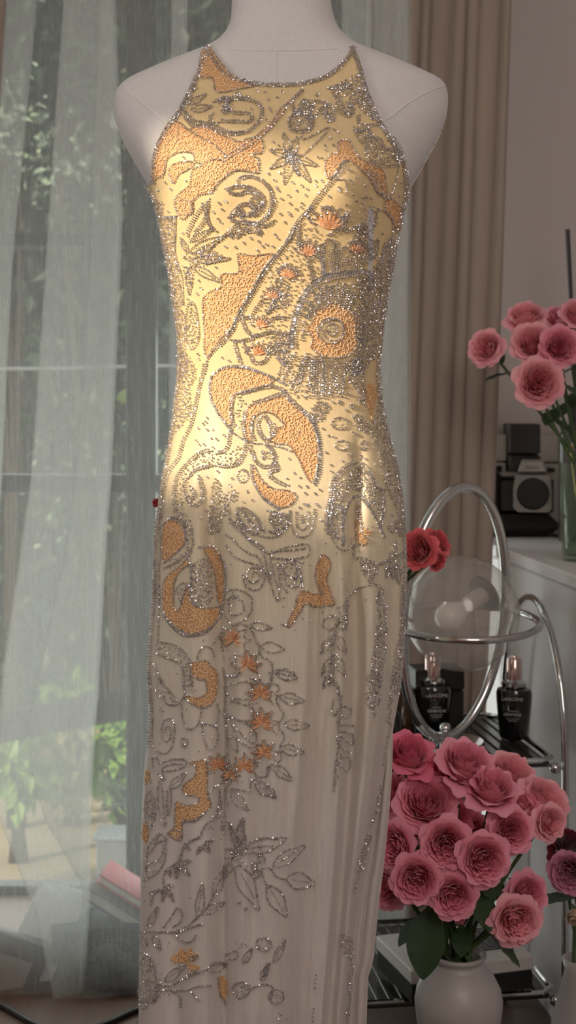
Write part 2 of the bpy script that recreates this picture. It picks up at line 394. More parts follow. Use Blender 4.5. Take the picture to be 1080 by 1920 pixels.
# soften the row profile
def row_smooth(V, n, it):
    A = V.reshape(-1, n, 3).copy()
    for _ in range(it): A[1:-1] = .25*A[:-2]+.5*A[1:-1]+.25*A[2:]
    return A.reshape(-1, 3)
FV = row_smooth(FV, NS, 3)
for i, py in enumerate(fr):       # slimmer where the gown hides it
    k = 1-.25*ramp(py, 560, 800); FV[i*NS:(i+1)*NS, 0] = -.013+(FV[i*NS:(i+1)*NS, 0]+.013)*k; FV[i*NS:(i+1)*NS, 1] = YC+(FV[i*NS:(i+1)*NS, 1]-YC)*k
def hang(o, root):
    o.parent = root; o.matrix_parent_inverse = root.matrix_world.inverted(); return o
body = hang(link(bpy.data.objects.new('torso', np_mesh('torso', FV, [FQ, caps[0], caps[1]], M_LINEN, True))), form)
mb = MB(); mb.tube([(-.03, YC, .04), (-.03, YC, .80)], .014, 14); hang(mb.build('stand_pole', M_CHROME), form)
mb = MB(); mb.lathe([(.0001, .001), (.15, .001), (.155, .008), (.15, .02), (.05, .03), (.02, .045), (.0001, .045)], 40, (-.03, YC, 0)); hang(mb.build('stand_base', M_BLACK), form)
FORM_BVH = BVHTree.FromPolygons([tuple(v) for v in FV], [tuple(q) for q in FQ])
def cast(bvh, px, py, tries=14):
    """point and normal of the surface on the sight line of a pixel (nudged inwards when it just misses)"""
    d0 = px
    for i in range(tries):
        d = Vector(((d0-HX)/F, 1, -(py-HY)/F)).normalized()
        loc, nor, _, _ = bvh.ray_cast(Vector((0, 0, CZ)), d)
        if loc is not None:
            if nor.dot(d) > 0: nor = -nor
            return loc, nor
        d0 += 1.5 if px < 520 else -1.5
    return None, None
def seam(px_pts, r=.0009, name='seam', bvh=FORM_BVH):
    pts = []
    for p in catmull(px_pts, 4):
        l, n = cast(bvh, *p)
        if l is not None: pts.append(l+n*.0002)
    mb = MB(); mb.tube(pts, r, 6); return hang(mb.build(name, M_SEAM), form)
seam([(428, 92), (460, 94), (520, 95), (580, 94), (634, 91)]); seam([(517, 95), (517.5, 125), (518, 158)])
seam([(236, 168), (262, 190), (300, 222), (345, 262)]); seam([(839, 160), (808, 170), (770, 190), (738, 215), (700, 240)])
seam([(846, 235), (836, 262), (800, 320), (772, 366)], .0006)

# dress
OUT = catmull([(285, 345), (284, 312), (293, 275), (310, 241), (335, 205), (354, 170), (372, 130), (388, 86)], 3)
OUT += [np.array(p) for p in catmull([(394, 84), (402, 110), (426, 137), (468, 152), (520, 157.5), (572, 153), (616, 138), (646, 112), (658, 88)], 3)]
OUT += [np.array(p) for p in catmull([(664, 87), (678, 130), (692, 178), (716, 230), (741, 270), (758, 301), (765, 340)], 3)]
OUTL = [p for p in OUT]
poly = np.array(OUTL+[np.array((775, 380)), np.array((775, 2300)), np.array((240, 2300)), np.array((240, 380))])
def inside(px, py, P=poly):
    x0, y0 = P[:, 0], P[:, 1]; x1, y1 = np.roll(x0, -1), np.roll(y0, -1)
    c = ((y0 > py) != (y1 > py)); t = x0+(py-y0)/np.where(y1 == y0, 1e-9, y1-y0)*(x1-x0)
    return (np.sum(c & (px < t)) % 2) == 1
dr = smooth_rows(60, 420, 3)+smooth_rows(426, 2150, 6); ND = 420
DV = row_smooth(loft(dr, ND, .0, True), ND, 2); DQ = loft_faces(len(dr), ND)
cen = DV[DQ].mean(1); pxs = cen[:, 0]/cen[:, 1]*F+HX; pys = HY-(cen[:, 2]-CZ)/cen[:, 1]*F
keep = np.ones(len(DQ), bool)
for i in range(len(DQ)):
    if cen[i, 1] > YC+.002: keep[i] = cen[i, 2] < CZ+(HY-355)/F*YC
    elif pys[i] < 395: keep[i] = inside(pxs[i], pys[i])
DQk = DQ[keep]
used = np.unique(DQk); remap = -np.ones(len(DV), int); remap[used] = np.arange(len(used))

def dress_mat():
    m = mat('ombre_silk', (.8, .6, .3), .42, spec=.35, noise=0, nscale=300, stretch=(1, 1, .12), bump=.12, bscale=260, sheen=.25)
    nt = m.node_tree; b = nt.nodes['Principled BSDF']; N = nt.nodes.new; L = nt.links.new
    tc = N('ShaderNodeTexCoord'); sx = N('ShaderNodeSeparateXYZ'); L(tc.outputs['Object'], sx.inputs[0])
    mr = N('ShaderNodeMapRange'); mr.inputs[1].default_value = CZ-(1560-HY)/F*1.65; mr.inputs[2].default_value = CZ-(700-HY)/F*1.65
    L(sx.outputs[2], mr.inputs[0]); cr = N('ShaderNodeValToRGB'); e = cr.color_ramp.elements
    e[0].position = 0; e[0].color = (.80, .725, .675, 1); e[1].position = 1; e[1].color = (.86, .645, .345, 1)
    k = e.new(.42); k.color = (.81, .72, .58, 1); k = e.new(.72); k.color = (.84, .70, .47, 1)
    L(mr.outputs[0], cr.inputs[0])
    n = N('ShaderNodeTexNoise'); n.inputs['Scale'].default_value = 500; mp = N('ShaderNodeMapping'); mp.inputs['Scale'].default_value = (1, 1, .08)
    L(tc.outputs['Object'], mp.inputs[0]); L(mp.outputs[0], n.inputs['Vector'])
    mx = N('ShaderNodeMix'); mx.data_type = 'RGBA'; mx.blend_type = 'MULTIPLY'; mx.inputs[0].default_value = .22
    L(cr.outputs[0], mx.inputs[6]); L(n.outputs[0], mx.inputs[7]); L(mx.outputs[2], b.inputs['Base Color'])
    return m
M_SILK = dress_mat()
dress = tag(link(bpy.data.objects.new('evening_gown', np_mesh('evening_gown', DV[used], [remap[DQk]], M_SILK, True))),
            'long yellow to ivory halter gown with silver beads and orange embroidery on the dress form', 'dress')
DRESS_BVH = BVHTree.FromPolygons([tuple(v) for v in DV], [tuple(q) for q in DQ])
# lining panel showing at the side slit
pin = [(1330, 728), (1365, 716), (1435, 706), (1485, 698), (1572, 686), (1650, 664), (1750, 650), (1920, 636), (2150, 625)]
pout = [(1330, 742), (1365, 735), (1435, 734), (1497, 730), (1580, 722), (1630, 717), (1697, 708), (1760, 702), (1800, 699), (1826, 689), (1920, 685), (2150, 680)]
mb = MB(); rr = [1330+20*i for i in range(42)]
def pfn(u, v):
    py = rr[int(round(v*41))]; px = lerp(interp(pin, py), interp(pout, py), u)
    return W(px, py, 1.745-.006*math.sin(u*math.pi*3.2)-.012*u*(1-u))
mb.grid(pfn, 18, 41)
o = mb.build('slit_lining', M_SILK, dress, True); o.modifiers.new('thickness', 'SOLIDIFY').thickness = .0012
for off, nm in ((1.0, 'slit_hem'), (.55, 'slit_hem')):
    mb = MB(); mb.tube([Vector(pfn(off, j/41))+Vector((0, -.002, 0)) for j in range(42)], .0011, 6); mb.build(nm, M_SILK, dress)
# darts
for pts in ([(399, 560), (396, 640), (395, 720), (397, 800), (398, 900)], [(369, 500), (377, 540), (380, 580)], [(336, 400), (348, 430), (356, 460)], [(752, 290), (738, 330), (722, 355)]):
    P3 = []
    for p in catmull(pts, 5):
        l, n = cast(DRESS_BVH, *p)
        if l is not None: P3.append(l-n*.0001)
    mb = MB(); mb.tube(P3, .00035, 5); mb.build('dart_seam', M_SILK, dress)

# ------------------------------------------------------------------ garden beyond the glass door
M_GROUND = mat('garden_gravel', (.66, .54, .40), .9, noise=.3, nscale=60, bump=.4)
M_HEDGE = mat('hedge_leaf', (.020, .036, .018), .42, noise=.5, nscale=3)
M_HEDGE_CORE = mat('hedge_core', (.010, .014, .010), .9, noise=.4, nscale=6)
M_SHRUB = mat('shrub_leaf', (.24, .42, .08), .45, noise=.4, nscale=5)
M_SHRUB2 = mat('pale_shrub_leaf', (.52, .48, .28), .5, noise=.4, nscale=5)
M_SHRUB3 = mat('glossy_pale_leaf', (.40, .48, .34), .22, spec=.8, noise=.3, nscale=9)
M_BARK = mat('bark', (.05, .035, .025), .9, noise=.4, nscale=20, bump=.6)
M_REED = mat('reed_fence', (.40, .29, .18), .8, noise=.35, nscale=40, stretch=(6, 6, .3))
mb = MB(); mb.box(-6, 4, YB+.121, 9, -.40, -.30); struct(mb.build('ground', M_GROUND, smooth=False))
rng = np.random.default_rng(5)
def foliage(pos, nrm, size, name, material, parent=None):
    n = len(pos); d = rng.normal(size=(n, 3)); d[:, 2] -= .4; d /= np.linalg.norm(d, axis=1)[:, None]
    nn = nrm+rng.normal(size=(n, 3))*.55; sd = np.cross(d, nn); sd /= np.linalg.norm(sd, axis=1)[:, None]; up = np.cross(sd, d)
    s = (size*(.6+.8*rng.random(n)))[:, None]
    V = np.stack([pos, pos+d*s*.45+sd*s*.26+up*s*.05, pos+d*s+up*-s*.08, pos+d*s*.45-sd*s*.26+up*s*.05, pos+d*s*.5-up*s*.05], 1).reshape(-1, 3)
    b = (np.arange(n)*5)[:, None]
    Fq = [b+np.array([[0, 1, 4]]), b+np.array([[1, 2, 4]]), b+np.array([[2, 3, 4]]), b+np.array([[3, 0, 4]])]
    o = link(bpy.data.objects.new(name, np_mesh(name, V, Fq, material, False)), parent); o['kind'] = 'stuff'; return o
hedge = thing('hedge', 'tall dark green hedge shading the garden behind the sheer curtain', 'hedge', (-.4, 6.0, -.3))
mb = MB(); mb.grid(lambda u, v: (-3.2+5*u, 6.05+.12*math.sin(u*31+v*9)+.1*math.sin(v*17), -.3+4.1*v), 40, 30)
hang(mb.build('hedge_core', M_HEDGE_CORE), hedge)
n = 9000; P = np.stack([rng.uniform(-2.2, 1.4, n), 5.55+.42*rng.random(n)**.5, rng.uniform(-.3, 3.3, n)], 1)
hang(foliage(P, np.array([[-.3, -1, .4]]), .075, 'foliage', M_HEDGE), hedge)
def shrub(label, px, py, Y, rad, hgt, n, size, material, name='shrub'):
    c = W(px, py, Y); t = thing(name, label, 'shrub', (c.x, Y, -.30))
    q = rng.normal(size=(n, 3)); q /= np.linalg.norm(q, axis=1)[:, None]; r = rng.random(n)[:, None]**.4
    P = np.array([c.x, Y, c.z])+q*r*np.array([rad, rad*.6, hgt])
    hang(foliage(P, q, size, 'foliage', material), t)
    mb = MB()
    for k in range(5):
        e = Vector((c.x+rnd.uniform(-.6, .6)*rad, Y+rnd.uniform(-.2, .2)*rad, c.z+rnd.uniform(-.2, .6)*hgt))
        mb.tube([(c.x+rnd.uniform(-.03, .03), Y, -.30), (lerp(c.x, e.x, .4), Y, lerp(-.3, e.z, .6)), tuple(e)], [.012, .008, .004], 6)
    hang(mb.build('branches', M_BARK), t); return t
shrub('bright green sunlit shrub low beside the gown in the garden', 232, 1420, 4.4, .095, .17, 420, .055, M_SHRUB)
shrub('bright green low shrub behind the pale sheer fold', 130, 1330, 4.95, .10, .09, 220, .06, M_SHRUB)
shrub('small pale leafed shrub with dry tips on the gravel', 135, 1440, 4.62, .12, .16, 320, .05, M_SHRUB2)
shrub('green low shrub in the outer corner of the garden', 30, 1440, 4.25, .14, .11, 260, .062, M_SHRUB)
shrub('tall leafy bush with sunlit leaf tips in front of the hedge', 175, 320, 5.1, .26, .17, 110, .034, M_SHRUB3, 'bush')
shrub('sparse bush with scattered glinting leaves below the white wire', 215, 900, 4.8, .30, .36, 120, .030, M_SHRUB3, 'bush')
shrub('bush with pale leaves high by the outer curtain', 30, 260, 4.6, .14, .26, 110, .032, M_SHRUB3, 'bush')
mb = MB(); a = W(180, 1592, 3.9); mb.box(a.x, a.x+.5, 3.9, 4.0, -.30, a.z+.022, .006); ledge = thing('garden_ledge', 'low white rendered ledge on the gravel behind the tilted books', 'ledge', (a.x+.25, 3.95, -.30))
hang(mb.build('body', mat('white_render', (.82, .82, .84), .8, noise=.06, nscale=20)), ledge)
mb = MB(); mb.box(a.x-.01, a.x+.51, 3.89, 4.01, a.z+.022, a.z+.034, .003); hang(mb.build('coping', M_WHITE), ledge)
c = W(240, 748, 4.1); tw = thing('garden_sapling', 'thin sapling bearing one large yellow green sunlit leaf', 'plant', (c.x+.06, 4.1, -.3))
mb = MB(); mb.tube([(c.x+.06, 4.12, -.3), (c.x+.055, 4.12, .4), (c.x+.05, 4.1, c.z+.05)], [.006, .005, .003], 6); hang(mb.build('stem', M_BARK), tw)
M_YLEAF = mat('yellow_leaf', (.42, .52, .12), .5, noise=.2, nscale=40)
mb = MB()
def lf(u, v):
    a = (u-.5)*2; w = .024*math.sin(math.pi*min(1, v*.93+.05))**.7
    return (c.x+.038-.07*v+a*w*.25, 4.1+.006*a*a, c.z+.018-.012*v+a*w)
mb.grid(lf, 4, 8); hang(mb.build('leaf', M_YLEAF), tw)
mb = MB()
for i in range(46):
    x = -1.6+i*.05; mb.tube([(x+.01*math.sin(i*7), 5.0, -.3), (x+.012*math.sin(i*3), 5.0, -.215+.02*math.sin(i*5))], .022, 6)
tag(mb.build('reed_edging', M_REED, None), 'low reed edging standing along the foot of the garden hedge', 'fence')
mb = MB(); mb.tube([W(-200, 693, 4.0), W(100, 691, 4.0), W(290, 686, 4.0), W(760, 684, 4.0)], .0045, 6)
tag(mb.build('hanging_wire', M_WHITE, None), 'thin white horizontal wire stretched across the garden', 'wire')
mb = MB()
for k in range(26):
    p = W(286+1.5*math.sin(k*1.7), 132-14*k, 4.0); mb.ball(p, .0085, 8, 6, (1, 1, 1.5))
tag(mb.build('hanging_rain_chain', M_WHITE, None), 'sunlit white rain chain hanging in the garden above the dress form shoulder', 'rain chain')
# dark timber rail outside the glass, receding to the right
mb = MB(); a, b_ = W(-160, 1392, 3.30), W(330, 1302, 3.62); d = (b_-a); L_ = d.length
Mr = Matrix.Translation(a) @ d.to_track_quat('X', 'Z').to_matrix().to_4x4()
rail = thing('garden_rail', 'dark timber rail outside the glass above the low shrubs', 'railing', (a.x, a.y, -.3))
mb.box(0, L_, -.03, .03, -.033, .033, .006, M=Mr); hang(mb.build('top_rail', M_BARK), rail)
for t in (.02, .98):
    p = a+d*t; mb = MB(); mb.box(p.x-.02, p.x+.02, p.y-.02, p.y+.02, -.3, p.z-.03); hang(mb.build('post', M_BARK), rail)

# ------------------------------------------------------------------ bags and books on the floor behind the sheer
M_PAPER = mat('white_paper', (.84, .88, .90), .7, noise=.04, nscale=20)
M_GREYCARD = mat('grey_card', (.16, .15, .15), .7, noise=.15)
M_PALE = mat('pale_print', (.42, .36, .34), .7, noise=.2, nscale=14)
M_RED = mat('red_cover', (.45, .045, .06), .55, noise=.1)
M_NAVY = mat('navy_cover', (.045, .05, .075), .6, noise=.2)
M_PAGES = mat('book_pages', (.66, .64, .62), .8, noise=.12, nscale=300, stretch=(1, 1, 8))
def framed(px, py, Y, ry, rx=0, rz=0): return Matrix.Translation(W(px, py, Y)) @ Matrix.Rotation(rz, 4, 'Z') @ Matrix.Rotation(rx, 4, 'X') @ Matrix.Rotation(ry, 4, 'Y')
# storage box holding the pile up
t = thing('storage_box', 'dark blue grey storage box under the tilted books behind the sheer', 'box', (-.36, 2.72, 0))
Mx = Matrix.Translation((-.355, 2.73, 0)) @ rotz(.2)
mb = MB(); mb.box(-.09, .13, -.08, .09, .0005, .07, .004, M=Mx); hang(mb.build('body', M_NAVY), t)
mb = MB(); mb.box(-.093, .133, -.083, .093, .071, .088, .004, M=Mx); hang(mb.build('lid', M_NAVY), t)
def book(label, loc, rz_, tilt, w, d, h, cov, name='book'):
    t = thing(name, label, 'book', loc, rotz(rz_) @ Matrix.Rotation(tilt, 4, 'Y'))
    mb = MB(); mb.box(-w/2, w/2, -d/2, d/2, 0, .003, .0008).box(-w/2, w/2, -d/2, d/2, h-.003, h, .0008).box(w/2-.003, w/2, -d/2, d/2, .003, h-.003)
    mb.build('cover', cov, t); mb = MB(); mb.box(-w/2+.004, w/2-.004, -d/2+.004, d/2-.004, .0035, h-.0035); mb.build('pages', M_PAGES, t, False)
    return t
def tilted_book(label, px, py, Y, ry, rz_, w, d, h, cov):
    b = book(label, (0, 0, 0), 0, 0, w, d, h, cov); b.matrix_world = framed(px, py, Y, ry, 0, rz_); return b
tilted_book('grey book with white page edges lying tilted under the red book', 222, 1702, 2.72, .50, -.15, .135, .10, .024, M_GREYCARD)
tilted_book('red book lying tilted on top of the pile behind the sheer', 240, 1672, 2.73, .52, -.1, .12, .09, .018, M_RED)
# fan of white folders leaning together
for i, (x, y, ry, lab) in enumerate(((62, 1795, .50, 'outermost white card folder of the leaning fan behind the sheer'), (80, 1790, .44, 'second white card folder of the leaning fan, behind the outermost one'),
                             (104, 1790, .36, 'third white card folder standing tallest in the leaning fan'), (128, 1795, .30, 'innermost white card folder of the leaning fan, next to the storage box'))):
    t = thing('card_folder', lab, 'folder', (0, 0, 0), group='white folders leaning in a fan'); t.matrix_world = framed(x, y, 2.64+.035*i, ry, -.42, .25)
    mb = MB(); mb.box(-.046, .046, -.0085, -.0045, -.035, .115+.008*(i % 2)).box(-.046, .046, .0035, .0075, -.035, .112); mb.box(-.046, .046, -.0045, .0035, -.035, -.031); mb.build('cover', M_PAPER, t, False)
    mb = MB(); mb.box(-.043, .043, -.003, .002, -.03, .106); mb.build('sheets', M_PAGES, t, False)
t = thing('gift_box', 'dark grey box with a pale printed panel leaning at the outer edge', 'box', (0, 0, 0)); t.matrix_world = framed(8, 1840, 2.60, .42, 0, .35)
mb = MB(); mb.box(-.06, .055, -.018, .018, -.03, .085, .003); mb.build('body', M_GREYCARD, t)
mb = MB(); mb.box(-.038, .030, -.0195, -.018, -.025, .05, .002); mb.build('printed_panel', M_PALE, t)
t = thing('cloth_bag', 'dark brown soft bag slumped on the floor behind the sheer', 'bag', (-.33, 2.62, 0))
mb = MB(); mb.grid(lambda u, v: (-.385+.17*u+.02*math.sin(v*4), 2.615-.03*math.sin(math.pi*u)*math.cos(v*1.5)+.01*math.sin(u*20+v*5), .001+.062*v*(.8+.2*math.sin(u*7))), 20, 8)
b = hang(mb.build('body', M_BLACKM), t); b.modifiers.new('thickness', 'SOLIDIFY').thickness = -.025
mb = MB(); mb.tube([(-.36, 2.60, .055), (-.34, 2.585, .085), (-.29, 2.585, .085), (-.27, 2.60, .055)], .004, 6); hang(mb.build('handle', M_BLACKM), t)
pts = []
for px, py in catmull([(-60, 1865), (0, 1884), (35, 1903), (70, 1922), (130, 1938), (190, 1922), (232, 1903), (275, 1884), (330, 1850)], 10):
    Y = 1.034*F/(py-HY); pts.append(W(px, py, Y))
mb = MB(); mb.tube(pts, .0055, 8); tag(mb.build('power_cord', M_BLACK, None), 'black cord curving over the floor in front of the sheer', 'cord')

# ------------------------------------------------------------------ white cabinet on the right and what stands on it
TOPZ = .777
ang = math.atan2(.06, .514)      # edge runs almost straight to the back
MC = Matrix.Translation((.384, 2.75, 0)) @ rotz(ang)
cab = thing('cabinet', 'white lacquered low cabinet along the grey wall carrying the camera and glass vase', 'cabinet', (.6, 2.5, 0))
mb = MB(); mb.box(.004, .52, -.95, .215, .05, TOPZ-.024, .003, M=MC); hang(mb.build('body', M_WHITE, smooth=False), cab)
mb = MB(); mb.box(0, .53, -.955, .22, TOPZ-.022, TOPZ, .003, M=MC); hang(mb.build('worktop', M_WHITE, smooth=False), cab)
mb = MB(); mb.box(.03, .50, -.92, .19, 0, .05, 0, M=MC); hang(mb.build('plinth', M_WHITE, smooth=False), cab)
def on_top(px, py): Y = (CZ-TOPZ)*F/(py-HY); return W(px, py, Y)

def text(s, size, name, material, parent, loc, rot, extrude=.0004, align='CENTER'):
    c = bpy.data.curves.new(name, 'FONT'); c.body = s; c.size = size; c.extrude = extrude; c.align_x = align; c.resolution_u = 2
    tmp = bpy.data.objects.new(name, c); COL.objects.link(tmp); me = bpy.data.meshes.new_from_object(tmp.evaluated_get(bpy.context.evaluated_depsgraph_get()))
    bpy.data.objects.remove(tmp); me.materials.clear(); me.materials.append(material)
    o = bpy.data.objects.new(name, me); COL.objects.link(o); o.parent = parent
    o.matrix_local = Matrix.Translation(loc) @ rot; return o
RX90 = Matrix.Rotation(math.pi/2, 4, 'X')
M_SILVER = mat('camera_silver', (.36, .33, .31), .45, .3, noise=.05)
M_GREYTXT = mat('grey_lettering', (.50, .47, .45), .5)
M_DKTXT = mat('dark_lettering', (.05, .045, .045), .5)
# padded black case the camera stands on
p = on_top(966, 1004); p.z = TOPZ
t = thing('camera_case', 'flat black padded camera case lying under the silver camera', 'case', p)
mb = MB(); mb.box(-.075, .08, -.05, .055, 0, .045, .016); mb.build('body', M_BLACKM, t)
mb = MB(); mb.tube([(-.072, -.02, .02), (0, -.052, .021), (.076, -.02, .02)], .0015, 6); mb.build('zip', M_BLACK, t)
mb = MB(); mb.tube([(.06, -.045, .006), (.085, -.06, .004), (.10, -.02, .004)], .004, 6); mb.build('strap', M_BLACKM, t)
dz = TOPZ+.0455
cm = thing('film_camera', 'silver and black single lens reflex camera without a lens on the white cabinet', 'camera', (p.x+.008, p.y, dz), rotz(-.15))
mb = MB(); mb.box(-.068, .068, -.018, .020, 0, .072, .006); mb.build('body', M_BLACK, cm)
mb = MB(); mb.box(-.068, .068, -.019, .021, .072, .083, .005); mb.build('top_plate', M_SILVER, cm)
mb = MB(); mb.grid(lambda u, v: (-.052+.016*math.cos(math.pi*(.0+1.0*u)), -.018-.020*math.sin(math.pi*u), .002+.078*v), 10, 6); mb.build('grip', M_BLACK, cm)
# mirror housing with the round mount
mb = MB(); pr = [(-.002, .004), (.058, .004), (.064, .012), (.064, .050), (.061, .078), (-.008, .078), (-.012, .05), (-.012, .012)]
v = [(x, y, z) for y in (-.034, -.018) for x, z in pr]; n_ = len(pr)
mb.add(v, [tuple(range(n_)), tuple(range(2*n_-1, n_-1, -1))]+[(i, n_+i, n_+(i+1) % n_, (i+1) % n_) for i in range(n_)]); mb.build('mirror_housing', M_SILVER, cm, 30)
mb = MB(); mb.lathe([(.0001, .004), (.029, .004), (.032, .001), (.032, -.004), (.0001, -.004)], 36, M=Matrix.Translation((.027, -.036, .041)) @ RX90); mb.build('mount_cap', M_BLACK, cm)
mb = MB(); v = [(-.004, -.032, .083), (.056, -.032, .083), (.056, .016, .083), (-.004, .016, .083), (.005, -.028, .108), (.048, -.028, .108), (.044, .010, .112), (.008, .010, .112)]
mb.add(v, [(0, 3, 2, 1), (4, 5, 6, 7), (0, 1, 5, 4), (1, 2, 6, 5), (2, 3, 7, 6), (3, 0, 4, 7)]); o = mb.build('prism_hump', M_SILVER, cm, 20)
bv = o.modifiers.new('bevel', 'BEVEL'); bv.width = .004; bv.segments = 2
mb = MB(); mb.box(.010, .042, -.012, .014, .112, .116, .001); mb.build('hot_shoe', M_BLACK, cm)
for x, r, h in ((-.048, .013, .012), (.063, .009, .008)):
    mb = MB(); mb.lathe([(r, 0), (r, h-.002), (r-.002, h), (.0001, h)], 20, (x, .002, .083)); mb.build('dial', M_BLACK, cm)
mb = MB(); mb.lathe([(.006, 0), (.006, .005), (.0001, .006)], 14, (-.046, -.024, .078)); mb.build('shutter_button', M_BLACK, cm)
text('Canon', .0098, 'lettering', M_DKTXT, cm, (.026, -.0318, .0905), Matrix.Rotation(math.radians(81), 4, 'X'))
# second black case at the right of the camera
p = on_top(1040, 982); t = thing('lens_pouch', 'black upright lens pouch standing between the camera and the glass vase', 'pouch', (p.x, p.y+.02, TOPZ))
mb = MB(); mb.box(-.035, .05, -.03, .03, 0, .098, .014); mb.build('body', M_BLACKM, t); mb = MB(); mb.box(-.038, .053, -.033, .033, .078, .104, .012); mb.build('flap', M_BLACKM, t)
# shelf boxes against the wall
M_BOXW = mat('cream_box', (.56, .53, .48), .7, noise=.04); M_BOXK = mat('dark_box', (.030, .024, .022), .6, noise=.15)
def carton(label, x0, x1, y0, y1, z0, z1, m, cat='box', name='carton'):
    t = thing(name, label, cat, ((x0+x1)/2, (y0+y1)/2, z0)); mb = MB(); h = z1-z0
    cx, cy = (x0+x1)/2, (y0+y1)/2
    mb.box(x0-cx, x1-cx, y0-cy, y1-cy, 0, h*.72, .002); mb.build('body', m, t, False)
    mb = MB(); mb.box(x0-cx-.001, x1-cx+.001, y0-cy-.001, y1-cy+.001, h*.735, h, .002); mb.build('lid', m, t, False); return t
YK = 2.965
def kx(px, Y=YK): return (px-HX)/F*Y
def kz(py, Y=YK): return CZ-(py-HY)/F*Y
carton('cream box behind the camera next to the curtain', kx(900), kx(949), YK, YK+.07, TOPZ, kz(815), M_BOXW)
carton('cream box behind the glass vase and black pouch', kx(1008), kx(1052), YK, YK+.07, TOPZ, kz(818), M_BOXW)
carton('pale box at the end of the row beside the second cream box', kx(1054), kx(1120), YK, YK+.07, TOPZ, kz(816), M_BOXW)
carton('black box standing tall behind the camera', kx(951), kx(1006), YK-.04, YK+.05, TOPZ, kz(795, 2.92), M_BOXK)
# reed diffuser
t = thing('reed_diffuser', 'glass reed diffuser with a black collar and one black reed behind the upper roses', 'diffuser', (kx(1082, 2.80), 2.80, TOPZ))
M_DGLASS = clear_mat('diffuser_glass', (.55, .55, .52), body=(.3, .29, .27), body_fac=.25)
mb = MB(); mb.lathe([(.0001, .001), (.034, .001), (.036, .006), (.036, .20), (.030, .215), (.012, .221), (.012, .235)], 28); mb.build('bottle', M_DGLASS, t)
mb = MB(); mb.lathe([(.016, .222), (.016, .262), (.024, .264), (.024, .268), (.0001, .268)], 24); mb.build('collar', M_BLACK, t)
a = Vector((-.002, 0, .268)); b_ = W(1064, 430, 2.80)-t.location; mb = MB(); mb.tube([a, b_], [.0035, .0045], 8); mb.build('reed', M_BLACK, t)
# gold pin
p = W(1069, 839, 2.60); t = thing('gold_pin', 'thin gold hair pin with a round head leaning behind the glass vase', 'hair pin', p)
M_GOLD = mat('gold', (.80, .52, .18), .2, 1.0)
mb = MB(); mb.ball((0, 0, 0), .006, 14, 10); mb.build('head', M_GOLD, t); q = W(1090, 980, 2.60)-p
mb = MB(); mb.tube([(0.001, 0, -.003), (q.x*.45, q.y, q.z*.5), tuple(q)], .0016, 6); mb.build('shaft', M_GOLD, t)

# ------------------------------------------------------------------ trolley with lamp and cosmetics
ZT, ZL = .502, .150
CA = math.radians(8); MT = Matrix.Translation((.405, 2.20, 0)) @ rotz(CA)     # local -x along the front, +y to the back
M_SHELF = mat('smoked_shelf', (.035, .032, .031), .25, noise=.2, nscale=30, stretch=(1, 30, 1))
cart = thing('trolley', 'chrome two tier trolley with arched ends and dark ribbed shelves', 'trolley', MT.translation)
TW, TD = .44, .33
for nm, z in (('upper_shelf', ZT), ('lower_shelf', ZL)):
    mb = MB(); mb.box(-TW+.006, -.006, .006, TD-.006, z-.012, z-.004, .002, M=MT); s_ = hang(mb.build(nm, M_SHELF, smooth=False), cart)
    mb = MB()
    for k in range(22): mb.box(-TW+.015+k*.019, -TW+.024+k*.019, .01, TD-.01, z-.004, z-.0015, .0008, M=MT)
    r_ = mb.build('rib_mat', M_SHELF, s_, False); r_['kind'] = 'stuff'
    mb = MB(); path = [MT @ Vector(q) for q in ((-TW, 0, z), (0, 0, z), (0, TD, z), (-TW, TD, z))]
    full = []
    for i in range(4):
        a, b_ = path[i], path[(i+1) % 4]; d = (b_-a).normalized(); full += [a+d*.02, a+d*.035, b_-d*.035, b_-d*.02]
    mb.tube(full, .0045, 8, True); hang(mb.build('rim', M_CHROME), cart)
    mb = MB()
    for (x, y) in ((0, 0), (0, TD), (-TW, 0), (-TW, TD)): mb.ball(MT @ Vector((x, y, z-.012)), .009, 12, 8)
    hang(mb.build('corner_fittings', M_CHROME), cart)
for x in (0.016, -TW-.006):
    arch = [MT @ Vector((x, TD/2-TD/2*math.cos(math.pi*k/20), ZT+.225*math.sin(math.pi*k/20))) for k in range(21)]
    mb = MB(); mb.tube([MT @ Vector((x, 0, .04))]+arch+[MT @ Vector((x, TD, .04))], .0058, 10); hang(mb.build('arched_frame', M_CHROME), cart)
    for y in (0, TD):
        mb = MB(); mb.lathe([(.0001, -.018), (.014, -.012), (.018, 0), (.014, .012), (.0001, .018)], 16, M=Matrix.Translation(MT @ Vector((x, y, .0185))) @ Matrix.Rotation(math.pi/2, 4, 'Y')); hang(mb.build('caster', M_BLACK), cart)
        mb = MB(); mb.tube([MT @ Vector((x, y, .02)), MT @ Vector((x, y, .05))], .004, 8); hang(mb.build('caster_stem', M_CHROME), cart)

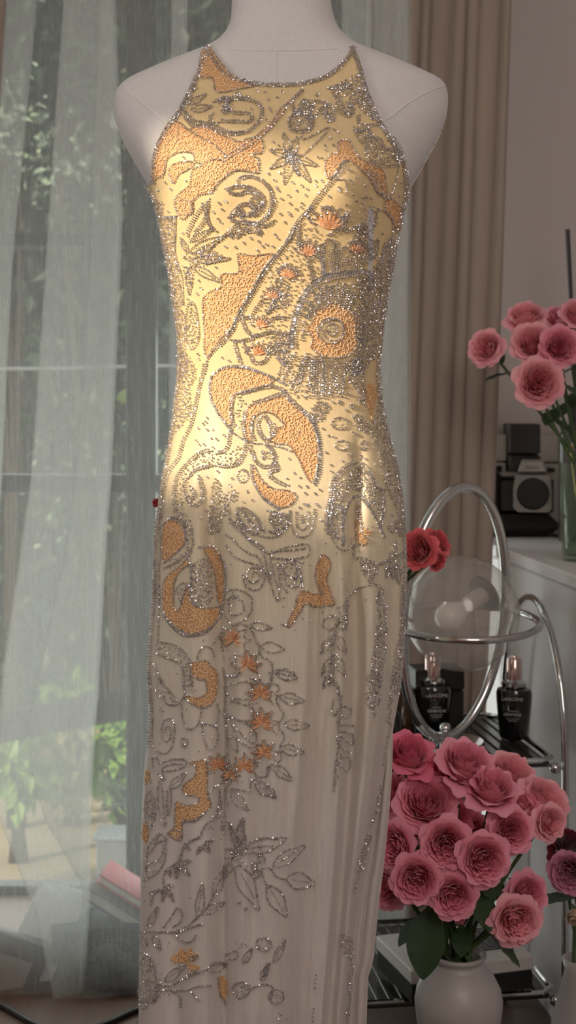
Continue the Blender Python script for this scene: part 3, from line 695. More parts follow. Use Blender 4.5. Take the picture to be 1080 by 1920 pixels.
YLm = 2.275; sc = YLm/F
lp = W(866, 1150, YLm); lamp = thing('table_lamp', 'chrome table lamp with a smoky glass globe inside an oval hoop on the trolley', 'lamp', (lp.x, YLm, ZT))
M_GLOBE = clear_mat('smoky_globe', (.93, .91, .89), body=(.78, .73, .70), body_fac=.27)
R = 108*sc; gz = lp.z-ZT
mb = MB(); mb.ball((0, 0, gz), R, 48, 32); mb.build('glass_globe', M_GLOBE, lamp)
rc = Vector((4*sc, 0, CZ-(1166-HY)*sc-ZT)); TR = Matrix.Translation(rc) @ Matrix.Rotation(math.radians(5), 4, 'X')
mb = MB(); mb.tube([TR @ Vector((140*sc*math.cos(a), 140*sc*math.sin(a), 0)) for a in np.linspace(0, 2*math.pi, 65)[:-1]], 7*sc, 10, True); mb.build('ring', M_CHROME, lamp)
hc = Vector((-13*sc, 0, CZ-(1148-HY)*sc-ZT)); TH = Matrix.Translation(hc) @ Matrix.Rotation(math.radians(5.4), 4, 'Y') @ rotz(math.radians(33))
mb = MB(); mb.tube([TH @ Vector((122*sc*math.cos(a), 122*sc*math.sin(a)*0, 236*sc*math.sin(a))) for a in np.linspace(0, 2*math.pi, 81)[:-1]], 10*sc, 10, True); mb.build('oval_hoop', M_CHROME, lamp)
bx = -34*sc
mb = MB(); mb.lathe([(.0001, .002), (.060, .002), (.064, .006), (.062, .013), (.03, .017), (.0001, .017)], 40, (bx, 0, 0)); mb.build('base', M_CHROME, lamp)
mb = MB(); mb.lathe([(.012, .017), (.007, .022), (.007, .040)], 20, (bx, 0, 0)); mb.build('post', M_CHROME, lamp)
mb = MB(); mb.ball((bx+.001, -.014, CZ-(1362-HY)*sc-ZT), 11*sc, 18, 12); mb.build('finial', M_CHROME, lamp)
ax = Vector((-.80, -.55, -.42)).normalized(); pb = Vector(((842-866)*sc, -.012, CZ-(1155-HY)*sc-ZT)); Mb = Matrix.Translation(pb) @ ax.to_track_quat('Z', 'Y').to_matrix().to_4x4()
M_BULB = mat('bulb_glass', (.88, .84, .80), .18, noise=.01, coat=.5); M_SOCK = mat('socket_plastic', (.55, .50, .46), .5, noise=.03)
mb = MB(); mb.lathe([(.012, -.042), (.012, -.030), (.017, -.020), (.0225, -.008), (.024, .002), (.021, .012), (.014, .020), (.0001, .024)], 28, M=Mb); mb.build('bulb', M_BULB, lamp)
mb = MB(); mb.lathe([(.0135, -.042), (.0135, -.078), (.0001, -.078)], 22, M=Mb); mb.build('socket', M_SOCK, lamp)
mb = MB(); mb.lathe([(.0001, -.074), (.030, -.076), (.030, -.081), (.0001, -.083)], 28, M=Mb); mb.build('mount_plate', mat('brushed_plate', (.22, .21, .20), .35, 1.0), lamp)

M_SERUM = mat('black_glass', (.008, .007, .007), .10, coat=.6); M_PUMP = mat('rose_chrome', (.70, .52, .48), .12, 1.0)
def serum(label, px, pyb, s, rz_):
    Y = (CZ-ZT)*F/(pyb-HY); p = W(px, pyb, Y); p.z = ZT
    t = thing('serum_bottle', label, 'bottle', p, rotz(rz_), 'black serum bottles on the trolley'); k = s
    mb = MB(); mb.lathe([(.0001, .001), (.021*k, .001), (.0235*k, .004), (.0285*k, .060), (.0290*k, .074), (.027*k, .080), (.017*k, .0835), (.0001, .0835)], 36); mb.build('body', M_SERUM, t)
    mb = MB(); mb.lathe([(.019*k, .083), (.0205*k, .085), (.0205*k, .091), (.017*k, .0925), (.0135*k, .0955), (.0001, .0955)], 30); mb.build('collar', M_CHROME, t)
    mb = MB(); mb.lathe([(.0128*k, .095), (.0125*k, .128), (.011*k, .130), (.005*k, .1305), (.004*k, .134), (.0001, .1345)], 28); mb.build('pump_cap', M_PUMP, t)
    rt = Matrix.Rotation(math.radians(85), 4, 'X')
    for s_, sz, z, dd in (('LANCÔME', .0072*k, .066, .0292), ('ADVANCED', .0026*k, .0485, .0282), ('GÉNIFIQUE', .0058*k, .0415, .0275), ('YOUTH ACTIVATING', .0021*k, .036, .0268), ('CONCENTRATE', .0021*k, .0325, .0265)):
        c = text(s_, sz, 'lettering', M_GREYTXT, t, (0, -dd*k, z), rt, .0002)
    return t
serum('black serum bottle with a rose metallic pump cap at the open trolley end', 964, 1384, 1.0, -.25)
serum('black serum bottle half hidden behind the lamp globe', 812, 1376, 1.06, .1)
t = thing('cosmetic_box', 'black cosmetic box standing behind the lamp hoop on the trolley', 'box', MT @ Vector((-.125, .22, ZT)), rotz(CA))
mb = MB(); mb.box(-.045, .035, -.025, .035, .001, .070, .002); mb.build('body', M_BLACK, t, False); mb = MB(); mb.box(-.046, .036, -.026, .036, .0712, .105, .002); mb.build('lid', M_BLACK, t, False)
t = thing('small_bottle', 'small black bottle beside the gown edge on the trolley', 'bottle', MT @ Vector((-.232, .10, ZT)))
mb = MB(); mb.lathe([(.0001, .001), (.015, .001), (.016, .004), (.016, .055), (.012, .061), (.007, .063)], 24); mb.build('body', M_SERUM, t); mb = MB(); mb.lathe([(.0085, .063), (.0085, .085), (.0001, .086)], 18); mb.build('cap', M_BLACK, t)
t = thing('amber_bottle', 'brown glass bottle next to the half hidden serum bottle', 'bottle', MT @ Vector((-.195, .2, ZT)))
mb = MB(); mb.lathe([(.0001, .001), (.022, .001), (.023, .004), (.023, .075), (.014, .085), (.010, .087)], 28); mb.build('body', mat('amber_glass', (.06, .03, .012), .12, coat=.5), t); mb = MB(); mb.lathe([(.0115, .087), (.0115, .105), (.0001, .106)], 18); mb.build('cap', M_BLACK, t)
# flat box on the lower shelf
M_GREYBOX = mat('silver_card', (.68, .64, .61), .6, noise=.06, nscale=12)
t = thing('picture_box', 'silver grey flat box with a dark picture on its lid on the lower shelf', 'box', (.255, 2.235, ZL+.006), rotz(.30))
mb = MB(); mb.box(-.098, .098, -.073, .073, .001, .030, .002); mb.build('body', M_BLACKM, t, False)
mb = MB(); mb.box(-.10, .10, -.075, .075, .031, .052, .002); lid = mb.build('lid', M_GREYBOX, t, False)
mb = MB(); mb.box(.005, .085, -.035, .055, .052, .0535); mb.build('picture', M_BLACK, lid, False)
mb = MB()
for k in range(4): mb.box(.02+.014*k, .026+.014*k, -.025, .045, .0535, .0545)
mb.build('picture_stripes', M_GREYCARD, lid, False)
t = thing('low_stool', 'low black round stool under the white rose vase', 'stool', (.222, 1.90, 0))
mb = MB(); mb.lathe([(.0001, .150), (.125, .150), (.13, .156), (.125, .165), (.0001, .165)], 40); mb.build('seat', M_BLACK, t)
for k in range(3):
    a = 2*math.pi*k/3+.4; mb = MB(); mb.tube([(.1*math.cos(a), .1*math.sin(a), .152), (.115*math.cos(a), .115*math.sin(a), .003)], .008, 8); mb.build('leg', M_BLACK, t)

# ------------------------------------------------------------------ vases and roses
v1 = W(860, 1880, 1.90); s1 = 1.90/F
vase = thing('round_vase', 'round white ceramic vase with a rolled rim holding the large rose bouquet', 'vase', (v1.x, 1.90, .1655))
zc = v1.z-.1655
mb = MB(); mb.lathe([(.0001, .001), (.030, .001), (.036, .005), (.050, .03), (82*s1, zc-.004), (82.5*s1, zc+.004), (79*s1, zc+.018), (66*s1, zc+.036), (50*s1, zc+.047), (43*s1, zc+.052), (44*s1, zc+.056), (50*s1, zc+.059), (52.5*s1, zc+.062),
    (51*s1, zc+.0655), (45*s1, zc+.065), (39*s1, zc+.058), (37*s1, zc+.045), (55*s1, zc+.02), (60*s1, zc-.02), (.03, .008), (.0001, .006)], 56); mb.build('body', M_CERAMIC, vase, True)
VM = Vector((v1.x, 1.90, .1655+zc+.058))      # mouth
gv = thing('glass_vase', 'tall clear glass vase with green stems on the white cabinet', 'vase', (.505, 2.455, TOPZ))
M_VGLASS = clear_mat('vase_glass', (.84, .90, .84), body=(.45, .50, .42), body_fac=.10)
mb = MB(); mb.lathe([(.0001, .001), (.038, .001), (.041, .004), (.043, .05), (.0455, .165), (.044, .166), (.041, .05), (.038, .010), (.0001, .008)], 40); mb.build('body', M_VGLASS, gv, True)
mb = MB(); mb.lathe([(.0001, .0105), (.037, .0105), (.0395, .05), (.040, .085), (.0001, .085)], 32); mb.build('water', clear_mat('water', (.80, .86, .72)), gv, True)
GM = Vector((.505, 2.455, TOPZ+.15))

def rose_mat(name, rim, heart):
    m = mat(name, rim, .6, spec=.25, sheen=.3); nt = m.node_tree; b = nt.nodes['Principled BSDF']; N = nt.nodes.new; L = nt.links.new
    tc = N('ShaderNodeTexCoord'); sp = N('ShaderNodeSeparateXYZ'); L(tc.outputs['Object'], sp.inputs[0])
    # pigment: each petal is deeper towards its base, and the whole flower towards its heart
    x2 = N('ShaderNodeVectorMath'); x2.operation = 'MULTIPLY'; x2.inputs[1].default_value = (1, 1, 0); L(tc.outputs['Object'], x2.inputs[0])
    ln = N('ShaderNodeVectorMath'); ln.operation = 'LENGTH'; L(x2.outputs[0], ln.inputs[0])
    at = N('ShaderNodeAttribute'); at.attribute_name = 'rim'
    pw = N('ShaderNodeMath'); pw.operation = 'POWER'; L(at.outputs['Fac'], pw.inputs[0]); pw.inputs[1].default_value = 2.6
    nz = N('ShaderNodeTexNoise'); nz.inputs['Scale'].default_value = 4; L(tc.outputs['Object'], nz.inputs['Vector'])
    a1 = N('ShaderNodeMath'); a1.operation = 'MULTIPLY_ADD'; L(pw.outputs[0], a1.inputs[0]); a1.inputs[1].default_value = .62; a1.inputs[2].default_value = -.18
    a2 = N('ShaderNodeMath'); a2.operation = 'MULTIPLY_ADD'; L(ln.outputs['Value'], a2.inputs[0]); a2.inputs[1].default_value = .55; L(a1.outputs[0], a2.inputs[2])
    mr = N('ShaderNodeMath'); mr.operation = 'MULTIPLY_ADD'; mr.use_clamp = True; L(nz.outputs[0], mr.inputs[0]); mr.inputs[1].default_value = .25; L(a2.outputs[0], mr.inputs[2])
    mx = N('ShaderNodeMix'); mx.data_type = 'RGBA'; mx.inputs[6].default_value = (*heart, 1); mx.inputs[7].default_value = (*rim, 1)
    L(mr.outputs[0], mx.inputs[0]); L(mx.outputs[2], b.inputs['Base Color'])
    t = N('ShaderNodeBsdfTranslucent'); L(mx.outputs[2], t.inputs[0]); ms = N('ShaderNodeMixShader'); ms.inputs[0].default_value = .22
    out = nt.nodes['Material Output']; L(b.outputs[0], ms.inputs[1]); L(t.outputs[0], ms.inputs[2]); L(ms.outputs[0], out.inputs[0]); return m
M_PINK = rose_mat('pink_petal', (1.0, .42, .53), (.76, .07, .18))
M_PALEPINK = rose_mat('pale_pink_petal', (1.0, .50, .56), (.88, .18, .25))
M_HOT = rose_mat('hot_pink_petal', (.96, .25, .38), (.72, .07, .17))
M_CORAL = rose_mat('coral_petal', (.84, .17, .19), (.60, .04, .07))
M_WINE = rose_mat('wine_petal', (.16, .014, .024), (.08, .006, .012))
M_LILAC = rose_mat('lilac_petal', (.75, .32, .44), (.5, .06, .16))
M_CREAM = rose_mat('cream_petal', (.62, .48, .36), (.5, .34, .22))

def petal_fn(Rmax, H, hw, curl, seed, base=.08, z0=0, e1=.5, e2=1.5):
    r_ = random.Random(seed); ph = [r_.uniform(0, 6.28) for _ in range(4)]
    def fn(u, v):
        a = (u-.5)*2; wid = hw*(.45+.55*math.sin(math.pi*min(.5, v*.66)))
        top = 1-.17*abs(a)**2.4+.035*math.sin(5*a+ph[0])+.02*math.sin(11*a+ph[3]); vv = v*top
        rr = base+(Rmax-base)*vv**e1; h = z0+H*vv**e2
        if vv > .68: k = (vv-.68)/.32; rr += curl*k*k*.26; h -= abs(curl)*k*k*.22
        rr += .035*math.sin(3.1*a+ph[1])*vv**2+.022*math.sin(8*a+ph[2])*vv**4; h += .03*math.sin(4*a+ph[2])*vv**3
        th = a*wid; rr *= 1+.07*a*a
        return (rr*math.sin(th), -rr*math.cos(th), h)
    return fn
def rim_attr(me, parts):
    at = me.attributes.new('rim', 'FLOAT', 'POINT'); vals = []
    for nu, nv in parts: vals += [j/nv for j in range(nv+1) for i in range(nu+1)]
    at.data.foreach_set('value', vals); return me
def petal_mesh(name, material, *args, nu=11, nv=9, **kw):
    mb = MB(); mb.grid(petal_fn(*args, **kw), nu, nv); return rim_attr(mb.mesh(name, material), [(nu, nv)])
def heart_mesh(name, material, layers, seed):
    mb = MB(); r_ = random.Random(seed); pr_ = []
    for (n, R, H, hw, curl, e1) in layers:
        off = r_.uniform(0, 6.28)
        for k in range(n):
            fn = petal_fn(R*r_.uniform(.90, 1.08), H*r_.uniform(.90, 1.06), hw*r_.uniform(.85, 1.1), curl, r_.random(), base=min(.05, R*.4), e1=e1, e2=1.7); Mz = rotz(off+2*math.pi*k/n+r_.uniform(-.16, .16)) @ Matrix.Translation((r_.uniform(-.03, .03), r_.uniform(-.03, .03), 0))
            mb.grid(lambda u, v: Mz @ Vector(fn(u, v)), 8, 6); pr_.append((8, 6))
    return rim_attr(mb.mesh(name, material), pr_)
ROSE = {}
def rose_kit(kind, material):
    key = (kind, material.name)
    if key in ROSE: return ROSE[key]
    if kind == 'open':
        o1 = petal_mesh('petal', material, 1.0, .42, .74, .9, 1, e1=.62, e2=1.4); o2 = petal_mesh('petal', material, .94, .56, .70, .55, 2, e1=.55, e2=1.5)
        lay = [(7, .86, .66, .56, .35, .45), (8, .76, .71, .50, .22, .40), (8, .66, .72, .50, .12, .36), (8, .56, .71, .50, .05, .33), (7, .46, .69, .54, .02, .33), (6, .37, .66, .60, 0, .33), (6, .28, .63, .62, -.05, .33), (5, .20, .60, .7, -.08, .35), (4, .12, .56, .9, -.1, .4)]
        petals = [(o1, 6, .0), (o2, 6, .5)]
    elif kind == 'cup':
        o1 = petal_mesh('petal', material, .86, .70, .86, 1.15, 3, e1=.5, e2=1.3); o2 = petal_mesh('petal', material, .76, .88, .82, .7, 4, e1=.42, e2=1.4)
        lay = [(5, .66, .98, .74, .4, .38), (6, .55, 1.02, .7, .2, .36), (6, .44, 1.02, .7, .1, .34), (5, .34, 1.0, .76, 0, .34), (4, .24, .98, .85, 0, .36), (3, .14, .95, 1.0, -.05, .4)]
        petals = [(o1, 5, .2), (o2, 5, .8)]
    else:
        o1 = petal_mesh('petal', material, .58, 1.05, 1.0, .35, 5, e1=.4, e2=1.2); o2 = petal_mesh('petal', material, .47, 1.15, 1.0, .15, 6, e1=.4, e2=1.2)
        lay = [(4, .38, 1.22, 1.0, .05, .4), (3, .26, 1.26, 1.1, 0, .4), (3, .14, 1.26, 1.2, -.1, .4)]
        petals = [(o1, 4, .1), (o2, 4, .7)]
    h = heart_mesh('petal_heart', material, lay, 11)
    mb = MB(); mb.lathe([(.035, -.24), (.09, -.20), (.16, -.10), (.17, -.02), (.12, .02)], 12)
    for k in range(5):
        Mz = rotz(2*math.pi*k/5)
        mb.grid(lambda u, v: Mz @ Vector(((u-.5)*.22*(1-v)**.7, -.13-.55*v+.1*v*v, -.03-.10*math.sin(v*3)-.12*v)), 2, 5)
    ROSE[key] = (petals, h, mb.mesh('calyx', M_LEAF)); return ROSE[key]
def leaf_mesh():
    mb = MB()
    def fn(u, v):
        a = (u-.5)*2; w = .30*math.sin(math.pi*min(1, v*.96+.03))**.75
        return (a*w, v, -.18*v*v+.10*abs(a)*w+.012*math.sin(v*22)*abs(a))
    mb.grid(fn, 6, 12); mb.tube([(0, -.18, .02), (0, .5, -.05)], [.018, .008], 5); return mb.mesh('leaf', M_LEAF)
LEAF = leaf_mesh()
def rose(label, px, py, Y, rpx, face, kind, material, target, bend=.05, spin=None, leaves=(), group=None, name='rose', stem_r=.0026):
    p = W(px, py, Y); s = rpx*Y/F; d = Vector(face).normalized()
    R3 = d.to_track_quat('Z', 'Y').to_matrix().to_4x4() @ rotz(rnd.uniform(0, 6.28) if spin is None else spin)
    h = .38 if kind == 'open' else .5
    root = thing(name, label, 'rose', group=group); M = Matrix.Translation(p-d*s*h) @ R3 @ Matrix.Scale(s, 4); root.matrix_world = M
    petals, hm, cal = rose_kit(kind, material)
    for me, n, off in petals:
        for k in range(n):
            o = link(bpy.data.objects.new('petal', me), root)
            o.matrix_local = rotz(off+2*math.pi*k/n+rnd.uniform(-.13, .13)) @ Matrix.Rotation(rnd.uniform(-.22, .16), 4, 'X')
    link(bpy.data.objects.new('petal_heart', hm), root); link(bpy.data.objects.new('calyx', cal), root)
    Mi = M.inverted(); a = M @ Vector((0, 0, -.22)); c = a-d*(.28*(a-target).length)*.6
    tg = target+Vector((rnd.uniform(-.017, .017), rnd.uniform(-.014, .014), 0)); low = tg+(tg-c).normalized()*.03
    pts = []
    for k in range(13):
        t = k/12; pts.append(Mi @ ((1-t)**2*a+2*t*(1-t)*(c*.55+tg*.45+Vector((0, 0, -.01)))+t*t*tg))
    pts.append(Mi @ low)
    mb = MB(); mb.tube(pts, stem_r/s, 7); mb.build('stem', M_STEM, root, True)
    for (t, size, yaw, pit) in leaves:
        q = (1-t)**2*a+2*t*(1-t)*(c*.55+tg*.45)+t*t*tg
        o = link(bpy.data.objects.new('leaf', LEAF), root)
        o.matrix_world = Matrix.Translation(q) @ rotz(yaw) @ Matrix.Rotation(pit, 4, 'X') @ Matrix.Scale(size, 4)
        o.matrix_parent_inverse = Matrix.Identity(4); o.matrix_local = Mi @ o.matrix_world if False else Mi @ (Matrix.Translation(q) @ rotz(yaw) @ Matrix.Rotation(pit, 4, 'X') @ Matrix.Scale(size, 4))
    return root
G1 = 'pink roses of the large bouquet'
BQ = [
 ('hot pink cup rose at the top of the bouquet against the gown edge', 764, 1416, 1.90, 50, (.1, -.55, .8), 'cup', M_HOT),
 ('round pink rosebud behind the topmost roses, next to the hot pink one', 806, 1442, 1.93, 34, (.2, -.5, .8), 'bud', M_HOT),
 ('small pink rosebud under the larger bud at the bouquet top', 832, 1452, 1.90, 24, (.3, -.6, .6), 'bud', M_HOT),
 ('tall pink cup rose at the top centre of the bouquet', 872, 1434, 1.89, 54, (.15, -.6, .75), 'cup', M_PINK),
 ('wide pink rose seen from the side under the trolley rim', 922, 1480, 1.87, 50, (.05, -.45, .85), 'cup', M_PINK),
 ('ruffled pink rose at the back near the trolley corner', 960, 1450, 1.97, 44, (.3, -.6, .7), 'open', M_PALEPINK),
 ('broad open pink rose tilted upwards near the gown', 799, 1502, 1.88, 54, (-.05, -.75, .62), 'open', M_PINK),
 ('deep pink rose half hidden behind a facing rose', 838, 1536, 1.92, 44, (.1, -.7, .6), 'cup', M_HOT),
 ('round pink rose facing out, left of the biggest open bloom', 835, 1582, 1.83, 45, (-.1, -1, .12), 'open', M_PINK),
 ('big open pink rose in the middle of the bouquet with ruffled rim', 906, 1612, 1.82, 47, (.1, -1, .05), 'open', M_PINK),
 ('pink rose facing out above the biggest open bloom', 957, 1558, 1.85, 40, (.05, -1, .22), 'open', M_PINK),
 ('pale pink ruffled rose at the outer right of the bouquet', 1022, 1502, 1.93, 48, (.45, -.6, .6), 'open', M_PALEPINK),
 ('pink rose tucked between the outer blooms', 975, 1512, 1.91, 40, (.3, -.7, .6), 'cup', M_PINK),
 ('small pink rose turned aside at the outer edge of the bouquet', 1031, 1542, 1.87, 32, (.45, -.9, .15), 'open', M_PALEPINK),
 ('pink rose half covered by the gown edge', 738, 1588, 1.86, 44, (-.6, -.8, .15), 'open', M_PINK),
 ('pink rosebud peeping out between gown and broad tilted rose', 742, 1486, 1.93, 44, (-.2, -.5, .7), 'cup', M_PINK),
 ('round pink rose facing out, lowest beside the gown', 780, 1650, 1.82, 43, (-.15, -1, .02), 'open', M_PINK),
 ('pink rose facing out above the vase mouth', 850, 1680, 1.82, 41, (.0, -1, .0), 'open', M_PINK),
 ('pink rose partly behind the low drooping one', 988, 1678, 1.90, 40, (.35, -.9, .25), 'open', M_PINK),
 ('pink rose drooping lowest at the outer side of the bouquet', 968, 1726, 1.83, 45, (.2, -1, -.05), 'open', M_PALEPINK),
 ('pink rose low against the gown hem', 722, 1655, 1.88, 46, (-.6, -.7, -.05), 'open', M_PINK),
 ('shaded pink rose deep inside the bouquet', 885, 1558, 1.97, 36, (.0, -.8, .5), 'cup', M_PINK),
 ('small half open bud hanging below the rose over the vase mouth', 862, 1716, 1.86, 20, (.1, -.8, -.6), 'bud', M_PINK),
 ('shaded pink rose at the back near the gown', 770, 1545, 1.97, 40, (-.3, -.7, .5), 'cup', M_PINK)]
def spread(rows, y0, y1):
    """give neighbouring blooms room by moving them nearer or farther along their own direction"""
    Ys = [q[3] for q in rows]
    for _ in range(120):
        for a in range(len(rows)):
            for b in range(a):
                pa, pb = W(rows[a][1], rows[a][2], Ys[a]), W(rows[b][1], rows[b][2], Ys[b]); need = .66*(rows[a][4]*Ys[a]+rows[b][4]*Ys[b])/F
                d = (pa-pb).length
                if d < need:
                    k = (need-d)*.35*(1 if Ys[a] >= Ys[b] else -1); Ys[a] = min(y1, max(y0, Ys[a]+k)); Ys[b] = min(y1, max(y0, Ys[b]-k))
    return [q[:3]+(Ys[i], q[4]*q[3]/Ys[i]*1.0 if False else q[4])+q[5:] for i, q in enumerate(rows)]
BQ = spread(BQ, 1.77, 2.07)
for i, (lab, px, py, Y, r, f, k, m) in enumerate(BQ):
    lv = []
    if i % 3 != 2: lv = [(.35+.2*rnd.random(), .045+.02*rnd.random(), rnd.uniform(0, 6.28), rnd.uniform(-.7, .1))]
    if i == 16: lv = [(.42, .085, 2.75, -1.0), (.55, .055, .4, -.5)]
    if i % 5 == 0: lv.append((.5, .05, rnd.uniform(0, 6.28), -.5))
    rose(lab, px, py, Y, r, f, k, m, VM, leaves=lv, group=G1)
G2 = 'roses in the glass vase on the cabinet'
for i, (lab, px, py, Y, r, f, k, m) in enumerate(spread([
 ('pale pink rose stretching out lowest towards the curtain', 911, 652, 2.45, 32, (-.5, -.8, .15), 'open', M_PALEPINK),
 ('pale pink rose seen from the side at the top of the cabinet bunch', 986, 596, 2.47, 38, (-.25, -.6, .7), 'cup', M_PALEPINK),
 ('pale pink ruffled rose in the middle of the cabinet bunch', 1000, 643, 2.42, 38, (-.1, -.9, .35), 'open', M_PALEPINK),
 ('pink rose with a deep pink heart at the frame edge of the cabinet bunch', 1050, 649, 2.40, 36, (.05, -1, .2), 'open', M_PINK),
 ('peach hearted pink rose hanging lowest in the cabinet bunch', 1010, 718, 2.38, 42, (.0, -1, .05), 'open', M_PALEPINK),
 ('shaded pink rose at the back of the cabinet bunch', 1052, 602, 2.54, 36, (.1, -.6, .7), 'cup', M_PINK),
 ('bright pink rose at the top edge of the cabinet bunch', 1083, 590, 2.46, 30, (.1, -.8, .5), 'open', M_PALEPINK),
 ('pink rose behind the deep hearted one in the cabinet bunch', 1076, 622, 2.50, 34, (.2, -.7, .5), 'cup', M_PALEPINK)], 2.30, 2.62)):
    lv = [(.12, .045, 2.4, .9), (.2, .05, .9, -.1)] if i == 0 else [(.3+.1*(i % 3), .05, i*1.3, -.4)]
    rose(lab, px, py, Y, r, f, k, m, GM, leaves=lv, group=G2)
# bunch at the far right edge
tv = thing('small_vase', 'slim white vase at the right frame edge holding wine red and lilac flowers', 'vase', (.40, 1.98, 0))
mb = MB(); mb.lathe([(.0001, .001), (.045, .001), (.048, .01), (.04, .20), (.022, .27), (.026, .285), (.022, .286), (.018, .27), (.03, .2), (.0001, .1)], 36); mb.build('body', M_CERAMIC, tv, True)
TM = Vector((.40, 1.98, .275))
rose('wine red rose behind the lilac one at the frame edge', 1064, 1588, 2.0, 36, (.1, -.6, .7), 'cup', M_WINE, TM, name='garden_rose')
rose('lilac pink open rose at the frame edge', 1068, 1636, 1.96, 36, (-.3, -.9, .1), 'open', M_LILAC, TM, name='garden_rose', leaves=[(.3, .06, 1.9, .1)])
rose('cream rose hanging below the lilac one at the frame edge', 1078, 1716, 1.95, 24, (-.2, -.8, -.5), 'bud', M_CREAM, TM, name='garden_rose')
# red roses standing behind the gown
fv = thing('floor_vase', 'tall grey floor vase hidden behind the gown with red roses showing at both sides', 'vase', (-.02, 2.16, 0))
mb = MB(); mb.lathe([(.0001, .001), (.055, .001), (.06, .02), (.05, .45), (.032, .56), (.036, .575), (.031, .576), (.027, .55), (.045, .4), (.0001, .3)], 36); mb.build('body', M_GREYCARD, fv, True)
FM = Vector((-.02, 2.16, .56))
rose('coral red rose beside the gown edge in front of the lamp globe', 783, 1030, 1.99, 34, (-.5, -.8, .3), 'open', M_CORAL, FM, name='red_rose')
rose('coral red rose leaning right above the lamp globe', 818, 1018, 2.10, 29, (.5, -.6, .6), 'cup', M_CORAL, FM, name='red_rose')
rose('small coral red rose lowest of the three by the lamp', 819, 1052, 2.0, 20, (.6, -.7, -.2), 'cup', M_CORAL, FM, name='red_rose')
rose('red rose peeping out at the left edge of the gown', 296, 945, 2.02, 14, (-.5, -.7, .3), 'bud', M_CORAL, FM, name='red_rose')

# ------------------------------------------------------------------ beadwork and embroidery sewn on the gown
def bead_mat():
    m = mat('silver_beads', (.5, .5, .5), .21, .74); nt = m.node_tree; b = nt.nodes['Principled BSDF']; N = nt.nodes.new; L = nt.links.new
    g = N('ShaderNodeNewGeometry'); cr = N('ShaderNodeValToRGB'); e = cr.color_ramp.elements
    e[0].position = 0; e[0].color = (.52, .48, .43, 1); e[1].position = 1; e[1].color = (.92, .91, .93, 1)
    for p, c in ((.3, (.68, .65, .61)), (.55, (.62, .60, .60)), (.72, (.84, .78, .70)), (.86, (.66, .62, .78))): k = e.new(p); k.color = (*c, 1)
    L(g.outputs['Random Per Island'], cr.inputs[0]); L(cr.outputs[0], b.inputs['Base Color']); return m
M_BEAD = bead_mat()
M_CORD = mat('orange_cord', (.95, .62, .36), .5, noise=.15, nscale=90, sheen=.2)
M_CORDBASE = mat('orange_ground', (.72, .40, .18), .7, noise=.2, nscale=120)
M_FLOSS = mat('orange_floss', (.86, .43, .20), .4, noise=.2, nscale=200, sheen=.4)
nt_ = M_FLOSS.node_tree; g_ = nt_.nodes.new('ShaderNodeNewGeometry'); r_ = nt_.nodes.new('ShaderNodeValToRGB')
r_.color_ramp.elements[0].color = (.62, .24, .09, 1); r_.color_ramp.elements[1].color = (.93, .56, .32, 1)      # threads dyed unevenly
nt_.links.new(g_.outputs['Random Per Island'], r_.inputs[0]); nt_.links.new(r_.outputs[0], nt_.nodes['Principled BSDF'].inputs['Base Color'])
BEADV = np.array([(-.62, 0, 0)]+[(-.36, math.cos(a), math.sin(a)) for a in np.arange(6)*math.pi/3]+[(.36, math.cos(a), math.sin(a)) for a in np.arange(6)*math.pi/3]+[(.62, 0, 0)])
BT3 = np.array([(0, 1+(k+1) % 6, 1+k) for k in range(6)]+[(13, 7+k, 7+(k+1) % 6) for k in range(6)]); BT4 = np.array([(1+k, 1+(k+1) % 6, 7+(k+1) % 6, 7+k) for k in range(6)])
PXM = 1.66/F                                   # metres per pixel at the gown
br = np.random.default_rng(21)
OCC = np.zeros((2000, 1100), bool)
def mark(px, py, r=5):
    y, x = int(py), int(px); OCC[max(0, y-r):y+r+1, max(0, x-r):x+r+1] = True
class Beads:
    def __init__(s): s.V = []; s.n = 0
    def put(s, loc, nor, tan, length, rad, lift=1.25):
        t = tan-nor*tan.dot(nor)
        if t.length < 1e-9: t = nor.orthogonal()
        t.normalize(); b = nor.cross(t); R = np.array((t, b, nor)); a = br.uniform(0, 1.05); c_, s_ = math.cos(a), math.sin(a)
        v = BEADV.copy(); y = v[:, 1]*c_-v[:, 2]*s_; z = v[:, 1]*s_+v[:, 2]*c_
        v[:, 0] *= length; v[:, 1] = y*rad; v[:, 2] = z*rad
        s.V.append(v @ R+np.array(loc+nor*rad*lift)); s.n += 1
    def at(s, px, py, ang, length=1.9, rad=1.7, tilt=.35, occ=4):
        l, n = cast(DRESS_BVH, px, py)
        if l is None: return
        if occ: mark(px, py, occ)
        t = Vector((math.cos(ang), 0, -math.sin(ang)))+Vector(br.normal(size=3)*tilt*.25)
        nn = (n+Vector(br.normal(size=3)*tilt*.3)).normalized()
        s.put(l, nn, t, length*1.5*PXM, rad*PXM)
    def build(s, name, kind=None):
        if not s.n: return
        V = np.concatenate(s.V); b = (np.arange(s.n)*14)[:, None, None]
        o = link(bpy.data.objects.new(name, np_mesh(name, V, [(b+BT3).reshape(-1, 3), (b+BT4).reshape(-1, 4)], M_BEAD, False)), dress)
        o['kind'] = 'stuff'
        return o
TOT = [0]
def tf(T, pts): return [(T[0]+x/T[2], T[1]+y/T[2]) for x, y in pts]
def strand_into(B, P, closed=False, step=3.7, rad=1.6, smooth=True):
    k = 1.32 if np.mean([p[1] for p in P]) < 1000 else 1.34
    step *= k*.93; rad *= k
    Q = catmull(P, step, closed) if smooth else catmull(P, step, closed)
    n = len(Q)
    for i, p in enumerate(Q):
        a = Q[(i+1) % n if closed else min(i+1, n-1)]; b = Q[i-1 if (closed or i) else 0]
        B.at(p[0], p[1], math.atan2(a[1]-b[1], a[0]-b[0]), 1.35*rad/1.6, rad*br.uniform(.88, 1.1))
